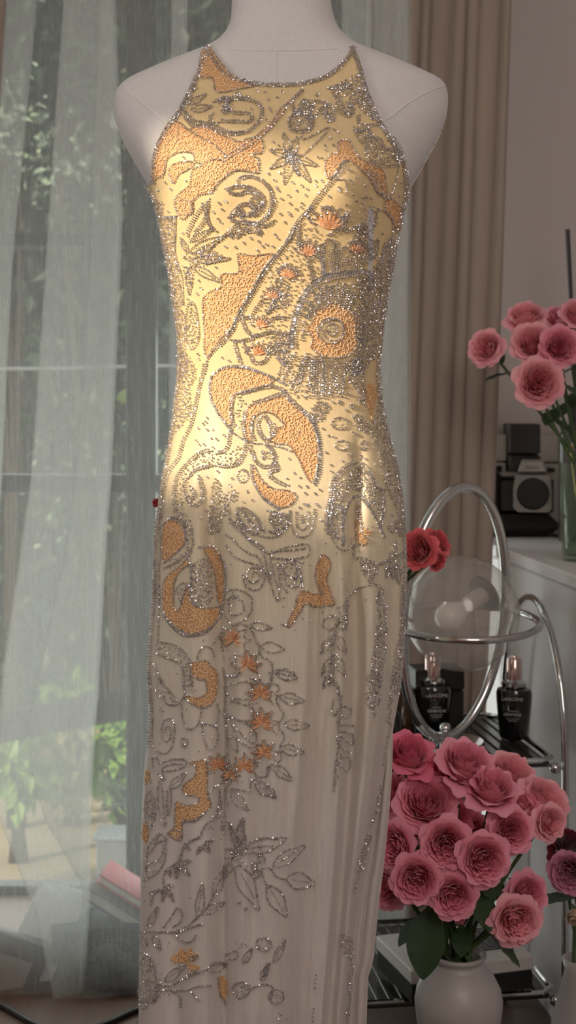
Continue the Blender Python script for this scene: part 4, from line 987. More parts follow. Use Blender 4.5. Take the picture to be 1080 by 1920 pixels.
def S(T, *lines, closed=False, name='bead_strand', step=3.7, rad=1.6):
    B = Beads()
    for l in lines:
        P = tf(T, l); strand_into(B, P, closed, step, rad)
        if T[1] < 960 and T[2] > 1 and name in ('beaded_scroll', 'beaded_leafage', 'beaded_flower', 'medallion_fringe', 'medallion_rays'):      # a second row alongside
            Q = np.array(catmull(P, 6, closed))
            if len(Q) > 3:
                t = np.gradient(Q, axis=0); t /= np.maximum(1e-6, np.linalg.norm(t, axis=1))[:, None]
                strand_into(B, [(q[0]-d[1]*4.4, q[1]+d[0]*4.4) for q, d in zip(Q, t)][1:-1], False, step, rad*.9)
    TOT[0] += B.n; return B.build(name)
def leafpts(a, b, w):
    a, b = np.array(a, float), np.array(b, float); d = b-a; n = np.array((-d[1], d[0]))/max(1e-6, np.linalg.norm(d))*w/2
    return [a, a+d*.18+n*.70, a+d*.42+n, a+d*.72+n*.62, b, b-(d*.28)-n*.62, a+d*.42-n, a+d*.18-n*.70]
def LF(T, *leaves, rib=True, name='beaded_leaf', rad=1.45):
    for a, b, w in leaves:
        B = Beads(); P = tf(T, leafpts(a, b, w)); strand_into(B, P, True, 3.3, rad)
        a_, b_ = np.array(tf(T, [a])[0]), np.array(tf(T, [b])[0])
        if rib: strand_into(B, [tuple(a_+(b_-a_)*.2), tuple(a_+(b_-a_)*.78)], False, 4, rad*.85)
        TOT[0] += B.n; B.build(name)
def area_pts(P, spacing, jit=.35):
    P = np.array(P, float); x0, y0 = P.min(0); x1, y1 = P.max(0); out = []
    r = 0; y = y0
    while y < y1:
        x = x0+(spacing/2 if r % 2 else 0)
        while x < x1:
            px, py = x+br.uniform(-jit, jit)*spacing, y+br.uniform(-jit, jit)*spacing
            if inside(px, py, P): out.append((px, py))
            x += spacing
        y += spacing*.87; r += 1
    return out
def FILL(T, pts, spacing=5.2, rad=1.75, name='bead_filling', ang=None):
    B = Beads(); P = catmull(tf(T, pts), 5, True)
    for px, py in area_pts(P, spacing): B.at(px, py, br.uniform(0, 6.28) if ang is None else ang+br.normal()*.4, 1.4, rad*br.uniform(.8, 1.15), .8)
    TOT[0] += B.n; return B.build(name, 'stuff')
def BUG(T, path, length, step=4.2, skew=0.0, rad=1.5, name='bugle_band', off=0.0):
    """a row of long bugle beads laid across the path"""
    B = Beads(); Q = catmull(tf(T, path), step); n = len(Q); L_ = length/T[2]
    for i, p in enumerate(Q):
        a, b = Q[min(i+1, n-1)], Q[max(i-1, 0)]; an = math.atan2(a[1]-b[1], a[0]-b[0])+math.pi/2+skew
        B.at(p[0]+math.cos(an)*off, p[1]+math.sin(an)*off, an, L_/2/1.5*1.25, rad, .2, 5)
    TOT[0] += B.n; return B.build(name)
PATCHES = []
def PATCH(T, pts, outline=True, hole=None, name='orange_applique', sp=6.6):
    P = catmull(tf(T, pts), 4, True); Pa = np.array(P); PATCHES.append(Pa)
    H = catmull(tf(T, hole), 4, True) if hole else None; Ha = np.array(H) if H else None
    # ground cloth: small quads over the polygon, then the couched cord on it
    g = 3.0; x0, y0 = Pa.min(0)-g; x1, y1 = Pa.max(0)+g; nx, ny = int((x1-x0)/g)+1, int((y1-y0)/g)+1
    vid = {}; V = []; Q = []
    def vert(i, j):
        if (i, j) not in vid:
            l, n = cast(DRESS_BVH, x0+i*g, y0+j*g)
            vid[(i, j)] = -1 if l is None else len(V)
            if l is not None: V.append(tuple(l+n*.0005))
        return vid[(i, j)]
    for j in range(ny):
        for i in range(nx):
            cx, cy = x0+(i+.5)*g, y0+(j+.5)*g
            if inside(cx, cy, Pa) and (Ha is None or not inside(cx, cy, Ha)):
                q = [vert(i, j), vert(i, j+1), vert(i+1, j+1), vert(i+1, j)]; OCC[int(cy)-3:int(cy)+4, int(cx)-3:int(cx)+4] = True
                if min(q) >= 0: Q.append(q)
    if not Q: return
    base = link(bpy.data.objects.new(name, np_mesh(name, V, [np.array(Q)], M_CORDBASE, True)), dress)
    if Pa[:, 1].mean() > 960: sp = min(sp, 5.4)
    mb = MB()
    for px, py in area_pts(P, sp, .30):
        if Ha is not None and inside(px, py, Ha): continue
        l, n = cast(DRESS_BVH, px, py)
        if l is None: continue
        a0 = br.uniform(0, 6.28); r = sp*.47; sweep = br.choice((-1, 1))*br.uniform(2.6, 4.0)
        u = Vector((math.cos(a0), 0, math.sin(a0))); u = (u-n*u.dot(n)).normalized(); w = n.cross(u); curl = []
        for k in range(6):
            t = k/5; a = (t-.5)*sweep; rr = r*PXM*(1+.25*(abs(t-.5)*2)**2)
            curl.append(l+n*.0011+(u*math.cos(a)+w*math.sin(a))*rr-u*r*PXM*.3)
        mb.tube(curl, .00068, 4, cap=False)
    c = mb.build('couched_cord', M_CORD, base, True); c['kind'] = 'stuff'
    if outline:
        B = Beads(); strand_into(B, tf(T, pts), True, 3.7, 1.5)
        if hole: strand_into(B, tf(T, hole), True, 3.7, 1.5)
        TOT[0] += B.n; o = B.build('bead_edging'); o.parent = base
    return base
def BURST(T, c, r, spread=2.6, up=-1.57, n=20, name='floss_flower'):
    """a spray of orange floss stitches with a beaded rim"""
    cx, cy = tf(T, [c])[0]; r = r/T[2]*1.08; n = int(n*2.3); mb = MB(); spread = max(spread, 1.25) if T[1] < 900 else 2.5
    for k in range(n):
        a = up+(k/(n-1)-.5)*spread*2; L_ = r*(.55+.78*(1-2*abs((k/(n-1)*7) % 1-.5)))*br.uniform(.88, 1.08); s0 = br.uniform(0, .3)*r
        p0, n0 = cast(DRESS_BVH, cx+math.cos(a)*s0, cy+math.sin(a)*s0); p1, n1 = cast(DRESS_BVH, cx+math.cos(a)*L_, cy+math.sin(a)*L_)
        if p0 is None or p1 is None: continue
        mb.tube([p0+n0*.0008, (p0+p1)/2+n0*.0022, p1+n1*.0006], [.0006, .0005, .0002], 4)
    mark(cx, cy, int(r)); o = mb.build(name, M_FLOSS, dress, False)
    B = Beads(); pts = []
    m = 7
    for k in range(m):
        for f, rr in ((0, .9), (.5, 1.42)):
            a = up+((k+f)/m-.5)*spread*2.1; pts.append((cx+math.cos(a)*r*rr, cy+math.sin(a)*r*rr))
    strand_into(B, pts, False, 3.6, 1.35); TOT[0] += B.n
    b = B.build('bead_rim')
    if b: b.parent = o
def RING(T, c, rx, ry, fill=None, name='bead_ring', rad=1.45):
    P = [(c[0]+rx*math.cos(a), c[1]+ry*math.sin(a)) for a in np.linspace(0, 2*math.pi, 9)[:-1]]
    B = Beads(); strand_into(B, tf(T, P), True, 3.5, rad)
    if fill:
        for px, py in area_pts(catmull(tf(T, P), 4, True), fill): B.at(px, py, br.uniform(0, 6.28), 1.4, 1.35, .8)
    TOT[0] += B.n; B.build(name)
ONE = (0, 0, 1)
A = (180, 0, 3); Bt = (520, 0, 3); C = (270, 380, 4); D = (520, 380, 4); Et = (270, 660, 4); Ft = (520, 660, 4)
G = (260, 960, 4); H = (510, 960, 4); I = (250, 1260, 4); J = (500, 1260, 4); K = (240, 1560, 4); Lt = (490, 1560, 4)

# piped edges: neckline and armholes, two rows of beads
nk = [(389, 86), (402, 110), (426, 137), (468, 152), (520, 157), (572, 153), (616, 138), (646, 112), (661, 87)]
for nm, P, ns in (('neckline_trim', nk, (0, 3.2, 6.2)), ('armhole_trim', [(389, 86), (372, 130), (354, 170), (335, 205), (310, 241), (293, 275), (285, 312), (285, 345)], (0, -3.4, -6.4)), ('armhole_trim', [(662, 87), (678, 130), (692, 178), (716, 230), (741, 270), (758, 301), (764, 335), (763, 372), (756, 410)], (0, 3.4, 6.4))):
    Bd = Beads(); Q = np.array(catmull(P, 3.2))
    tn = np.gradient(Q, axis=0); tn /= np.linalg.norm(tn, axis=1)[:, None]
    for off in ns:
        for i in range(len(Q)):
            Bd.at(Q[i, 0]-tn[i, 1]*off, Q[i, 1]+tn[i, 0]*off, math.atan2(tn[i, 1], tn[i, 0])+.5, 1.3, 1.75*br.uniform(.9, 1.1), .5)
    Bd.build(nm)
# side edges of the body
BTL = [(r[0], r[1]+2.5) for r in BODY if 345 <= r[0] <= 1400]; BTR = [(r[0], r[2]-2.5) for r in BODY if 400 <= r[0] <= 1340]
S(ONE, [(x, y) for y, x in BTL], [(x+4, y) for y, x in BTL], name='side_bead_edge', step=4.2); S(ONE, [(x, y) for y, x in BTR], [(x-4, y) for y, x in BTR], name='side_bead_edge', step=4.2)

# --- yoke and chest
PATCH(A, [(600, 290), (640, 272), (680, 325), (740, 398), (800, 442), (870, 470), (900, 482), (790, 505), (685, 520), (660, 450), (640, 440), (580, 430), (585, 360)])
LF(A, ((520, 590), (625, 530), 34), ((540, 620), (655, 600), 42))
S(A, [(510, 630), (560, 680), (620, 690), (700, 720), (780, 745), (860, 730), (920, 670), (925, 610), (880, 575), (820, 562), (760, 570), (700, 572), (660, 578)], [(500, 640), (545, 700), (620, 705), (700, 735), (770, 750), (825, 740)], [(740, 590), (780, 630), (850, 632), (885, 655), (870, 690), (800, 692), (740, 690), (690, 690)], [(660, 640), (650, 672), (680, 702)], name='beaded_scroll')
S(A, [(690, 575), (720, 545), (760, 550), (800, 520), (820, 550), (862, 545), (860, 572)], [(735, 575), (745, 610), (715, 625), (745, 640)], name='beaded_leafage'); FILL(A, [(690, 560), (760, 550), (770, 600), (740, 640), (700, 600)], 4.25)
FILL(A, [(560, 440), (520, 520), (470, 610), (430, 690), (500, 640), (540, 560), (575, 500)], 4.42)
PATCH(A, [(420, 690), (470, 690), (520, 730), (560, 715), (620, 710), (660, 730), (700, 760), (760, 780), (800, 800), (860, 780), (920, 780), (940, 820), (930, 860), (880, 870), (910, 900), (910, 970), (860, 965), (780, 960), (720, 1000), (680, 1040), (650, 1080), (580, 1100), (540, 1150), (545, 1200), (470, 1200), (445, 1140), (470, 1090), (530, 1040), (545, 960), (600, 930), (560, 910), (550, 870), (500, 855), (440, 870), (400, 900), (385, 980), (345, 1000), (318, 1010), (318, 950), (334, 850), (372, 760)])
PATCH(A, [(420, 1000), (415, 950), (450, 920), (530, 910), (555, 925), (510, 960), (470, 980), (440, 1030)])
S(A, [(500, 720), (580, 770), (640, 800), (700, 850), (730, 885)], [(1160, 500), (1080, 580), (1040, 612), (990, 690), (930, 742), (870, 792), (790, 842), (700, 900)], [(1165, 512), (1085, 595), (1050, 640), (1000, 705), (940, 760), (880, 810), (800, 860), (710, 915)], [(700, 900), (640, 905), (600, 935)], name='beaded_border')
PATCH(A, [(1030, 622), (1045, 640), (1000, 700), (945, 752), (915, 775), (930, 735), (985, 690)], False)
# star flower
for tx, ty, w in ((531, 250, 15), (558, 257, 15), (596, 312, 14), (582, 341, 16), (560, 330, 10), (533, 345, 16), (506, 316, 14), (505, 282, 15)): LF(ONE, ((545, 293), (tx, ty), w), name='star_flower_petal')
FILL(ONE, [(530, 283), (550, 280), (565, 292), (556, 306), (538, 307)], 4.5); S(ONE, [(567, 250), (570, 262), (617, 240), (600, 262), (570, 290)], name='beaded_leafage')
# right side of the yoke
FILL(Bt, [(290, 500), (350, 470), (450, 410), (480, 420), (500, 500), (530, 560), (510, 600), (440, 560), (400, 500), (320, 540)], 4.42); LF(Bt, ((400, 480), (280, 500), 26), ((420, 500), (310, 555), 34), ((460, 500), (400, 620), 44), ((480, 520), (540, 680), 40))
FILL(Bt, [(420, 560), (470, 570), (560, 640), (600, 690), (570, 700), (500, 650)], 4.25); S(Bt, [(350, 560), (345, 610), (400, 650), (420, 620), (390, 580)], [(360, 570), (390, 620), (420, 640)], [(465, 640), (470, 700), (560, 700), (610, 715)], name='beaded_leafage')
S(Bt, [(90, 580), (110, 640), (150, 560), (180, 610), (200, 570), (250, 570), (300, 590), (330, 640)], [(150, 640), (200, 660), (240, 610), (290, 600), (270, 650), (310, 640), (320, 680), (280, 690)], [(70, 660), (90, 730), (180, 725), (190, 650), (120, 650), (70, 660)], name='beaded_scroll')
FILL(Bt, [(80, 640), (150, 560), (210, 580), (200, 660), (190, 720), (90, 725)], 4.59); FILL(Bt, [(245, 620), (300, 640), (320, 670), (280, 690), (250, 660)], 4.25)
S(Bt, [(430, 715), (470, 790), (500, 810), (510, 880), (570, 920), (660, 920), (660, 850), (600, 840), (570, 790), (520, 780), (510, 730), (460, 745), (430, 715)], [(620, 790), (650, 770), (700, 850), (690, 900), (640, 880)], name='beaded_leafage'); FILL(Bt, [(440, 725), (510, 740), (580, 800), (660, 850), (700, 860), (680, 900), (580, 915), (510, 860), (490, 800)], 4.25)
PATCH(Bt, [(345, 800), (400, 795), (430, 840), (450, 880), (510, 920), (580, 950), (605, 1000), (610, 1100), (560, 1080), (520, 1010), (470, 960), (400, 905), (360, 920), (320, 980), (280, 1000), (270, 920), (300, 870), (340, 860)])
PATCH(Bt, [(610, 1120), (650, 1125), (690, 1170), (700, 1260), (670, 1300), (640, 1230), (600, 1180)]); FILL(Bt, [(480, 960), (560, 980), (600, 1080), (640, 1120), (580, 1110), (520, 1020)], 4.08); FILL(Bt, [(690, 900), (735, 1000), (735, 1190), (700, 1150), (715, 1050)], 4.25)
S(Bt, [(380, 905), (310, 1000), (240, 1080), (190, 1150), (160, 1210)], [(390, 925), (330, 1000), (255, 1090), (205, 1160), (175, 1215)], [(330, 1010), (370, 1010), (390, 1060), (380, 1090)], [(620, 1120), (650, 1060), (690, 890)], name='beaded_border')
# chest scrolls
S(A, [(725, 1060), (790, 1042), (860, 1046), (920, 1082), (945, 1130), (930, 1185), (880, 1215)], [(800, 1000), (860, 985), (930, 1010), (980, 1062), (992, 1130), (975, 1200), (940, 1240)], [(735, 1070), (790, 1085), (850, 1070), (900, 1095), (915, 1140), (890, 1170), (860, 1130), (880, 1110)], [(785, 1200), (800, 1150), (850, 1140), (890, 1180), (850, 1215)], [(800, 1000), (790, 1040)], name='beaded_scroll')
PATCH(C, [(250, -10), (360, -10), (368, 60), (330, 100), (300, 122), (262, 92)])
S(C, [(490, -30), (480, 90), (500, 160), (540, 210)], [(470, 10), (400, 100), (350, 200), (335, 250)], [(440, 0), (470, 60), (460, 140), (380, 240)], name='beaded_leafage')
LF(C, ((345, 370), (612, 245), 74), ((370, 425), (645, 418), 60), ((375, 480), (572, 592), 58), ((345, 290), (525, 190), 44), ((338, 500), (345, 690), 50), ((330, 370), (280, 262), 38)); FILL(C, [(300, 400), (400, 350), (560, 260), (600, 260), (520, 330), (600, 410), (520, 460), (420, 480), (350, 480)], 4.51); FILL(C, [(290, 470), (380, 490), (370, 600), (330, 620)], 4.51)
FILL(C, [(610, 240), (680, 200), (740, 150), (820, 195), (890, 235), (840, 242), (760, 232), (700, 268), (650, 265)], 4.10)
S(C, [(740, 130), (700, 90), (640, 105), (690, 30), (740, 62), (740, 130)], [(740, 130), (850, 142), (920, 92), (960, 20), (975, -40)], [(750, 90), (830, 55), (900, -20)], [(760, 130), (840, 170), (880, 225)], [(850, 145), (900, 165), (975, 130)], [(630, 110), (700, 130), (735, 150)], [(600, 245), (660, 180), (735, 130)], name='beaded_flower')
PATCH(C, [(705, 385), (780, 392), (850, 395), (970, 385), (880, 520), (800, 660), (720, 800), (660, 930), (560, 1040), (480, 1160), (458, 1100), (455, 940), (445, 740), (490, 670), (580, 630), (582, 535), (710, 520)])
S(C, [(1250, 20), (1140, 140), (1080, 260), (1000, 370), (900, 500), (820, 640), (730, 800), (690, 870), (650, 960), (570, 1060), (480, 1170)], [(1262, 32), (1150, 155), (1092, 272), (1012, 385), (912, 515), (832, 655), (745, 810), (705, 880), (662, 970), (580, 1075)], name='beaded_border')
FILL(C, [(80, 0), (150, 0), (160, 110), (240, 110), (245, 380), (280, 480), (270, 560), (300, 700), (290, 780), (330, 900), (320, 1050), (330, 1280), (260, 1280), (240, 1000), (190, 700), (150, 450), (110, 200)], 3.85)
BUG(C, [(150, 110), (240, 110)], 40, 2.5); S(C, [(320, 850), (340, 760), (380, 755), (410, 900), (412, 1030), (360, 1100), (320, 1000), (320, 850)], [(245, 100), (240, 240), (240, 400), (290, 560), (300, 760)], [(480, 1170), (460, 1280)], name='bead_strand'); FILL(C, [(325, 860), (345, 770), (375, 765), (400, 900), (400, 1030), (360, 1080), (330, 1000)], 4.51)
for c, r, up in (((960, 720), 62, -1.57), ((870, 930), 58, -1.4), ((850, 1140), 66, -1.57), ((1060, 560), 55, -1.2)): BURST(C, c, r, 1.5, up)
S(C, [(730, 845), (790, 850), (850, 760), (900, 720)], [(730, 845), (780, 960), (850, 985), (950, 960), (1080, 985)], [(650, 1030), (760, 1022), (850, 985)], [(680, 1040), (710, 1130), (735, 1210)], [(930, 1110), (1000, 1050), (1080, 1060)], [(930, 1130), (990, 1100), (1080, 1110)], [(740, 1050), (800, 1130), (830, 1190), (900, 1180), (930, 1110)], [(920, 830), (1000, 700), (1080, 690)], [(940, 870), (1010, 850), (1080, 860)], [(1000, 1150), (1050, 1200), (1080, 1190)], name='beaded_leafage')
FILL(C, [(960, 590), (1080, 540), (1090, 760), (1000, 790), (900, 850), (930, 700)], 4.76); FILL(C, [(940, 1010), (1080, 1000), (1080, 1180), (1000, 1180), (930, 1120)], 4.92)
# centre medallion
for c, r, up, n in (((385, 200), 120, -1.5, 26), ((225, 400), 85, -1.5, 20), ((75, 560), 70, -1.3, 18), ((590, 375), 72, -1.5, 20)): BURST(D, c, r, .95, up, n)
S(D, [(370, 240), (440, 200), (505, 172)], [(520, 60), (510, 190), (620, 165), (660, 225), (640, 160), (600, 200)], [(450, 90), (500, 110), (540, 60)], [(330, 40), (370, 20), (420, 50)], [(180, 160), (160, 240), (200, 400)], [(130, 170), (100, 260), (60, 300)], [(360, 280), (350, 400), (362, 545)], [(370, 270), (425, 285), (402, 400), (420, 525)], [(480, 330), (470, 440), (460, 520)], [(440, 300), (440, 420), (440, 520)], [(300, 360), (340, 450), (345, 550)], [(230, 440), (260, 520), (280, 590)], [(310, 345), (260, 420), (215, 440)], [(520, 400), (510, 480), (520, 515)], name='beaded_leafage')
BUG(D, [(110, 1090), (110, 980), (140, 840), (190, 720), (260, 620), (360, 560), (480, 535), (560, 525), (640, 520), (685, 550), (700, 620)], 42, 2.9)
S(D, [(90, 1090), (90, 980), (118, 835), (170, 705), (245, 600), (355, 535), (480, 510), (560, 503), (640, 495), (700, 530), (720, 600)], [(140, 1090), (135, 985), (165, 850), (210, 735), (280, 640), (370, 585), (480, 560), (560, 548), (630, 545), (670, 580)], name='medallion_border')
rays = []
for k in range(17):
    a = math.radians(205+k*10.5); rays.append([(405+165*math.cos(a)*1.05, 960+190*math.sin(a)), (405+265*math.cos(a)*1.03, 960+(370 if 230 < 205+k*10.5 < 320 else 310)*math.sin(a))])
S(D, *rays, name='medallion_rays'); FILL(D, [(160, 1000), (190, 850), (260, 700), (370, 610), (500, 590), (600, 600), (620, 780), (500, 740), (400, 720), (290, 790), (220, 900), (200, 1060)], 5.08)
PATCH(D, [(300, 1130), (250, 1080), (262, 1020), (222, 950), (270, 880), (290, 810), (350, 790), (400, 750), (460, 760), (510, 790), (560, 810), (600, 880), (590, 960), (600, 1040), (550, 1130), (470, 1160), (400, 1165)], True, [(400+100*math.cos(a), 960+95*math.sin(a)) for a in np.linspace(0, 6.28, 11)[:-1]])
RING(D, (405, 950), 45, 45, 4.6); S(D, [(330, 930), (380, 880), (450, 880), (490, 950), (460, 1020), (390, 1030), (340, 990)], closed=True, name='bead_ring')
FILL(D, [(600, 560), (690, 560), (730, 470), (760, 400), (800, 300), (870, 250), (890, 400), (850, 640), (800, 900), (760, 1000), (740, 1150), (690, 1200), (640, 1280), (540, 1280), (600, 1050), (620, 900), (610, 700)], 3.53); FILL(D, [(560, 250), (640, 200), (700, 260), (740, 300), (720, 400), (640, 480), (540, 490), (520, 420)], 4.26)
S(D, [(760, 50), (840, 90), (860, 160), (850, 290)], [(750, 40), (720, 180)], [(680, 300), (720, 270), (755, 290), (740, 390), (700, 420), (680, 360), (680, 300)], [(800, 300), (780, 500), (770, 700), (740, 900)], [(850, 300), (840, 560), (800, 800)], name='bead_strand')
FILL(D, [(-60, 430), (120, 210), (250, 60), (330, 200), (345, 540), (200, 690), (110, 900), (80, 1100), (-80, 1150), (-190, 1000), (-110, 700)], 8.5)
FILL(D, [(620, 30), (720, 20), (760, 140), (700, 260), (620, 240)], 7)
# --- waist
S(Ft, [(210, 10), (170, 150), (100, 260)], [(235, 15), (200, 150), (140, 270)], [(262, 30), (250, 200), (230, 290)], [(280, 30), (270, 200), (255, 300)], [(302, 30), (290, 200), (290, 345)], [(352, 40), (365, 200), (360, 345)], [(330, 40), (335, 200), (330, 340)], [(80, 20), (30, 150), (0, 190)], [(130, 0), (90, 120), (40, 230)], [(400, 60), (420, 200), (400, 335)], [(450, 60), (460, 180), (440, 300)], [(500, 60), (500, 200), (480, 330)], name='medallion_fringe')
FILL(Ft, [(140, 30), (520, 50), (500, 200), (520, 330), (400, 340), (240, 360), (120, 330), (60, 260), (100, 120)], 6.15)
FILL(Ft, [(260, 400), (330, 360), (390, 420), (360, 460), (320, 520), (270, 530), (240, 460)], 3.94); RING(Ft, (460, 535), 60, 45, 8); RING(Ft, (480, 700), 52, 36, 8); RING(Ft, (640, 700), 26, 36, 4.5); RING(Ft, (550, 405), 20, 16, 4.5)
crescent = tf(Et, [(1060, 330), (900, 372), (800, 402), (768, 450), (758, 560), (770, 650), (800, 668), (808, 560), (830, 482), (900, 452), (960, 462), (1020, 512), (1050, 552), (980, 582), (962, 640), (930, 662), (1000, 690)])+tf(Ft, [(80, 700), (150, 790), (190, 880), (230, 960), (270, 972), (295, 880), (305, 760), (300, 660), (270, 560), (205, 470), (150, 400)])
PATCH(ONE, crescent); PATCH(Et, [(520, 180), (560, 142), (640, 117), (740, 122), (850, 152), (948, 192), (955, 230), (880, 260), (780, 290), (700, 310), (672, 340), (660, 430), (655, 540), (620, 540), (560, 460), (512, 360), (500, 260)])
BUG(Et, [(655, 590), (600, 520), (540, 430), (500, 330), (500, 220), (540, 150), (640, 108), (760, 113), (860, 148), (960, 190), (1060, 245)], 38, 3.6, .5); BUG(Ft, [(60, 285), (110, 362), (200, 440), (272, 505), (315, 640), (328, 760), (318, 900), (285, 1000)], 62, 4.4, .35, off=3)
PATCH(Et, [(820, 850), (845, 900), (880, 960), (960, 1022), (1080, 1040), (1120, 1060), (1140, 1095), (1090, 1150), (1010, 1165), (930, 1112), (880, 1072), (840, 1000), (815, 940)]); BUG(Et, [(805, 850), (812, 940), (840, 1010), (885, 1085), (935, 1130), (1010, 1180)], 40, 3.8, .5)
S(Et, [(680, 310), (660, 420), (670, 540), (650, 620), (640, 700), (600, 752), (540, 765)], [(770, 450), (752, 560), (772, 680), (755, 760), (720, 832), (660, 862), (600, 866), (530, 852)], [(800, 700), (820, 760), (850, 822), (900, 852), (960, 842), (972, 790), (950, 740), (900, 692)], [(960, 800), (1010, 880), (940, 912), (1000, 962), (1080, 1000)], [(700, 310), (800, 280), (960, 250), (1050, 300), (900, 365), (800, 395)], [(880, 480), (860, 540), (880, 620), (930, 660), (945, 610), (930, 540), (900, 490), (880, 480)], [(820, 480), (810, 580), (830, 660)], [(970, 540), (990, 600), (950, 650)], name='beaded_scroll')
BUG(Et, [(660, 600), (740, 655), (820, 685), (900, 690), (960, 705), (1040, 720), (1100, 745)], 26, 3.8, .9); FILL(Et, [(870, 740), (950, 750), (950, 800), (890, 810)], 4.22); FILL(Et, [(690, 330), (760, 320), (760, 450), (740, 560), (690, 560)], 7.48); RING(Et, (740, 930), 40, 50, 7); FILL(Et, [(560, 790), (660, 740), (740, 690), (740, 780), (650, 850), (560, 850)], 7.04)
FILL(Et, [(510, 745), (420, 772), (330, 850), (280, 920), (250, 1000), (240, 1150), (300, 1250), (330, 1300), (290, 1050), (340, 945), (430, 872), (530, 850)], 6.34); S(Et, [(510, 740), (420, 768), (330, 846), (275, 920), (245, 1000), (238, 1100), (255, 1220)], [(530, 852), (430, 876), (380, 905), (340, 945)], [(410, 925), (432, 980), (446, 1060), (430, 1130), (370, 1162), (320, 1100), (300, 1000), (330, 950)], [(470, 70), (450, 170), (420, 290), (400, 400), (360, 560), (310, 660), (270, 800), (200, 900), (170, 1000), (152, 1150), (132, 1300)], [(350, 1010), (390, 1060), (370, 1110), (340, 1080)], name='beaded_scroll')
FILL(Et, [(255, 0), (380, 80), (390, 200), (350, 300), (370, 430), (290, 560), (220, 640), (180, 760), (130, 900), (95, 1100), (100, 1000), (150, 800), (200, 560), (240, 350)], 4.31)
S(Et, [(700, 1170), (760, 1172), (830, 1222), (880, 1290), (905, 1355)], [(700, 1180), (720, 1262), (780, 1332), (860, 1362)], [(730, 1180), (800, 1260), (850, 1330)], [(925, 1190), (1000, 1198), (1052, 1250), (1010, 1292), (950, 1280), (940, 1230), (985, 1220), (1000, 1250)], [(1090, 1190), (1085, 1300), (1020, 1350), (950, 1350)], name='beaded_scroll')
FILL(Et, [(520, 950), (570, 980), (600, 1060), (680, 1030), (712, 1070), (680, 1120), (640, 1130), (660, 1250), (600, 1230), (570, 1350), (470, 1350), (500, 1150)], 4.58)
S(Ft, [(580, 820), (500, 870), (420, 960), (402, 1080), (375, 1200), (370, 1360)], [(595, 830), (515, 885), (440, 970), (420, 1080), (395, 1200), (390, 1360)], [(600, 1120), (640, 1360)], [(640, 830), (720, 940), (740, 1010), (800, 1040), (800, 1160), (780, 1300)], name='beaded_scroll'); FILL(Ft, [(580, 870), (480, 950), (420, 1040), (400, 1200), (470, 1240), (500, 1100), (560, 1040), (640, 1080), (740, 1200), (790, 1300), (800, 1150), (780, 1030), (720, 980), (690, 920), (620, 850)], 4.10)
BUG(Ft, [(630, 1080), (680, 1150), (720, 1220), (765, 1310), (800, 1390)], 58, 3.4, .2); BUG(Ft, [(600, 1080), (555, 1100), (515, 1180), (490, 1300), (500, 1420)], 44, 3.2); PATCH(Ft, [(590, 1150), (618, 1150), (632, 1260), (640, 1360), (680, 1420), (640, 1450), (590, 1400)], sp=6)
FILL(Ft, [(770, 100), (790, 350), (850, 650), (910, 870), (955, 1250), (955, 1380), (890, 1360), (890, 1200), (800, 1000), (760, 800), (690, 600), (740, 400)], 4.10); PATCH(Ft, [(665, 250), (730, 250), (742, 330), (722, 420), (700, 520), (688, 450), (670, 380)], False); FILL(Ft, [(560, 460), (640, 480), (690, 560), (700, 620), (620, 600), (570, 550)], 3.77); FILL(Ft, [(520, 60), (640, 60), (660, 250), (660, 420), (590, 370), (580, 280), (520, 200)], 3.94)
# --- hip
PATCH(G, [(190, 100), (230, 62), (280, 67), (330, 112), (355, 180), (345, 240), (290, 300), (220, 360), (192, 380), (182, 300), (182, 180)]); BUG(G, [(185, 130), (205, 70), (262, 42), (325, 72), (362, 160), (365, 230)], 34, 3.2, .3)
PATCH(G, [(370, 350), (385, 390), (340, 420), (300, 462), (270, 540), (265, 640), (275, 720), (300, 740), (330, 680), (345, 620), (370, 540), (385, 560), (385, 640), (410, 690), (450, 710), (530, 720), (620, 710), (600, 780), (540, 850), (480, 890), (390, 910), (330, 890), (260, 840), (200, 770), (187, 640), (197, 530), (240, 460), (310, 412)])
PATCH(G, [(490, 275), (580, 268), (636, 400), (650, 550), (636, 690), (592, 640), (565, 450), (525, 360)], sp=6); BUG(G, [(190, 770), (250, 855), (330, 918), (400, 928), (500, 902), (570, 832), (632, 722), (652, 560), (655, 400), (605, 305), (540, 258), (450, 266)], 34, 3.2, .4); BUG(G, [(400, 400), (395, 560), (410, 680), (450, 715), (500, 720)], 24, 3.4, .3)
S(G, [(300, 560), (332, 530), (368, 542), (372, 575), (342, 630), (322, 710), (292, 738), (267, 700), (272, 620)], closed=True); FILL(G, [(290, 600), (340, 560), (350, 600), (310, 690)], 5.52); FILL(G, [(400, 390), (500, 340), (540, 400), (560, 600), (520, 690), (440, 700), (400, 640), (392, 500)], 4.60)
S(G, [(145, 0), (162, 100), (168, 300), (155, 500), (162, 700), (152, 970)], [(125, 60), (130, 300), (120, 500), (125, 760)], [(360, 240), (380, 320), (390, 420)], [(300, 20), (390, 120), (410, 230), (380, 330)], [(200, 420), (280, 380), (350, 320)], name='bead_strand'); FILL(G, [(330, 20), (410, 60), (420, 230), (390, 340), (350, 320), (370, 180)], 5.98); FILL(G, [(200, 400), (340, 300), (360, 340), (260, 420)], 5.98); FILL(G, [(120, 400), (165, 420), (160, 700), (110, 640)], 4.78)
S(G, [(660, 170), (720, 210), (760, 262), (830, 312), (890, 332), (940, 422)], [(660, 250), (720, 332), (800, 372), (900, 402), (960, 472)], [(680, 50), (760, 112), (820, 192), (920, 252), (970, 312)], [(740, 20), (800, 102), (900, 172), (1000, 190), (1060, 172)], [(690, 80), (770, 150), (850, 230), (950, 300)], [(940, 310), (960, 420), (975, 520)], name='beaded_scroll')
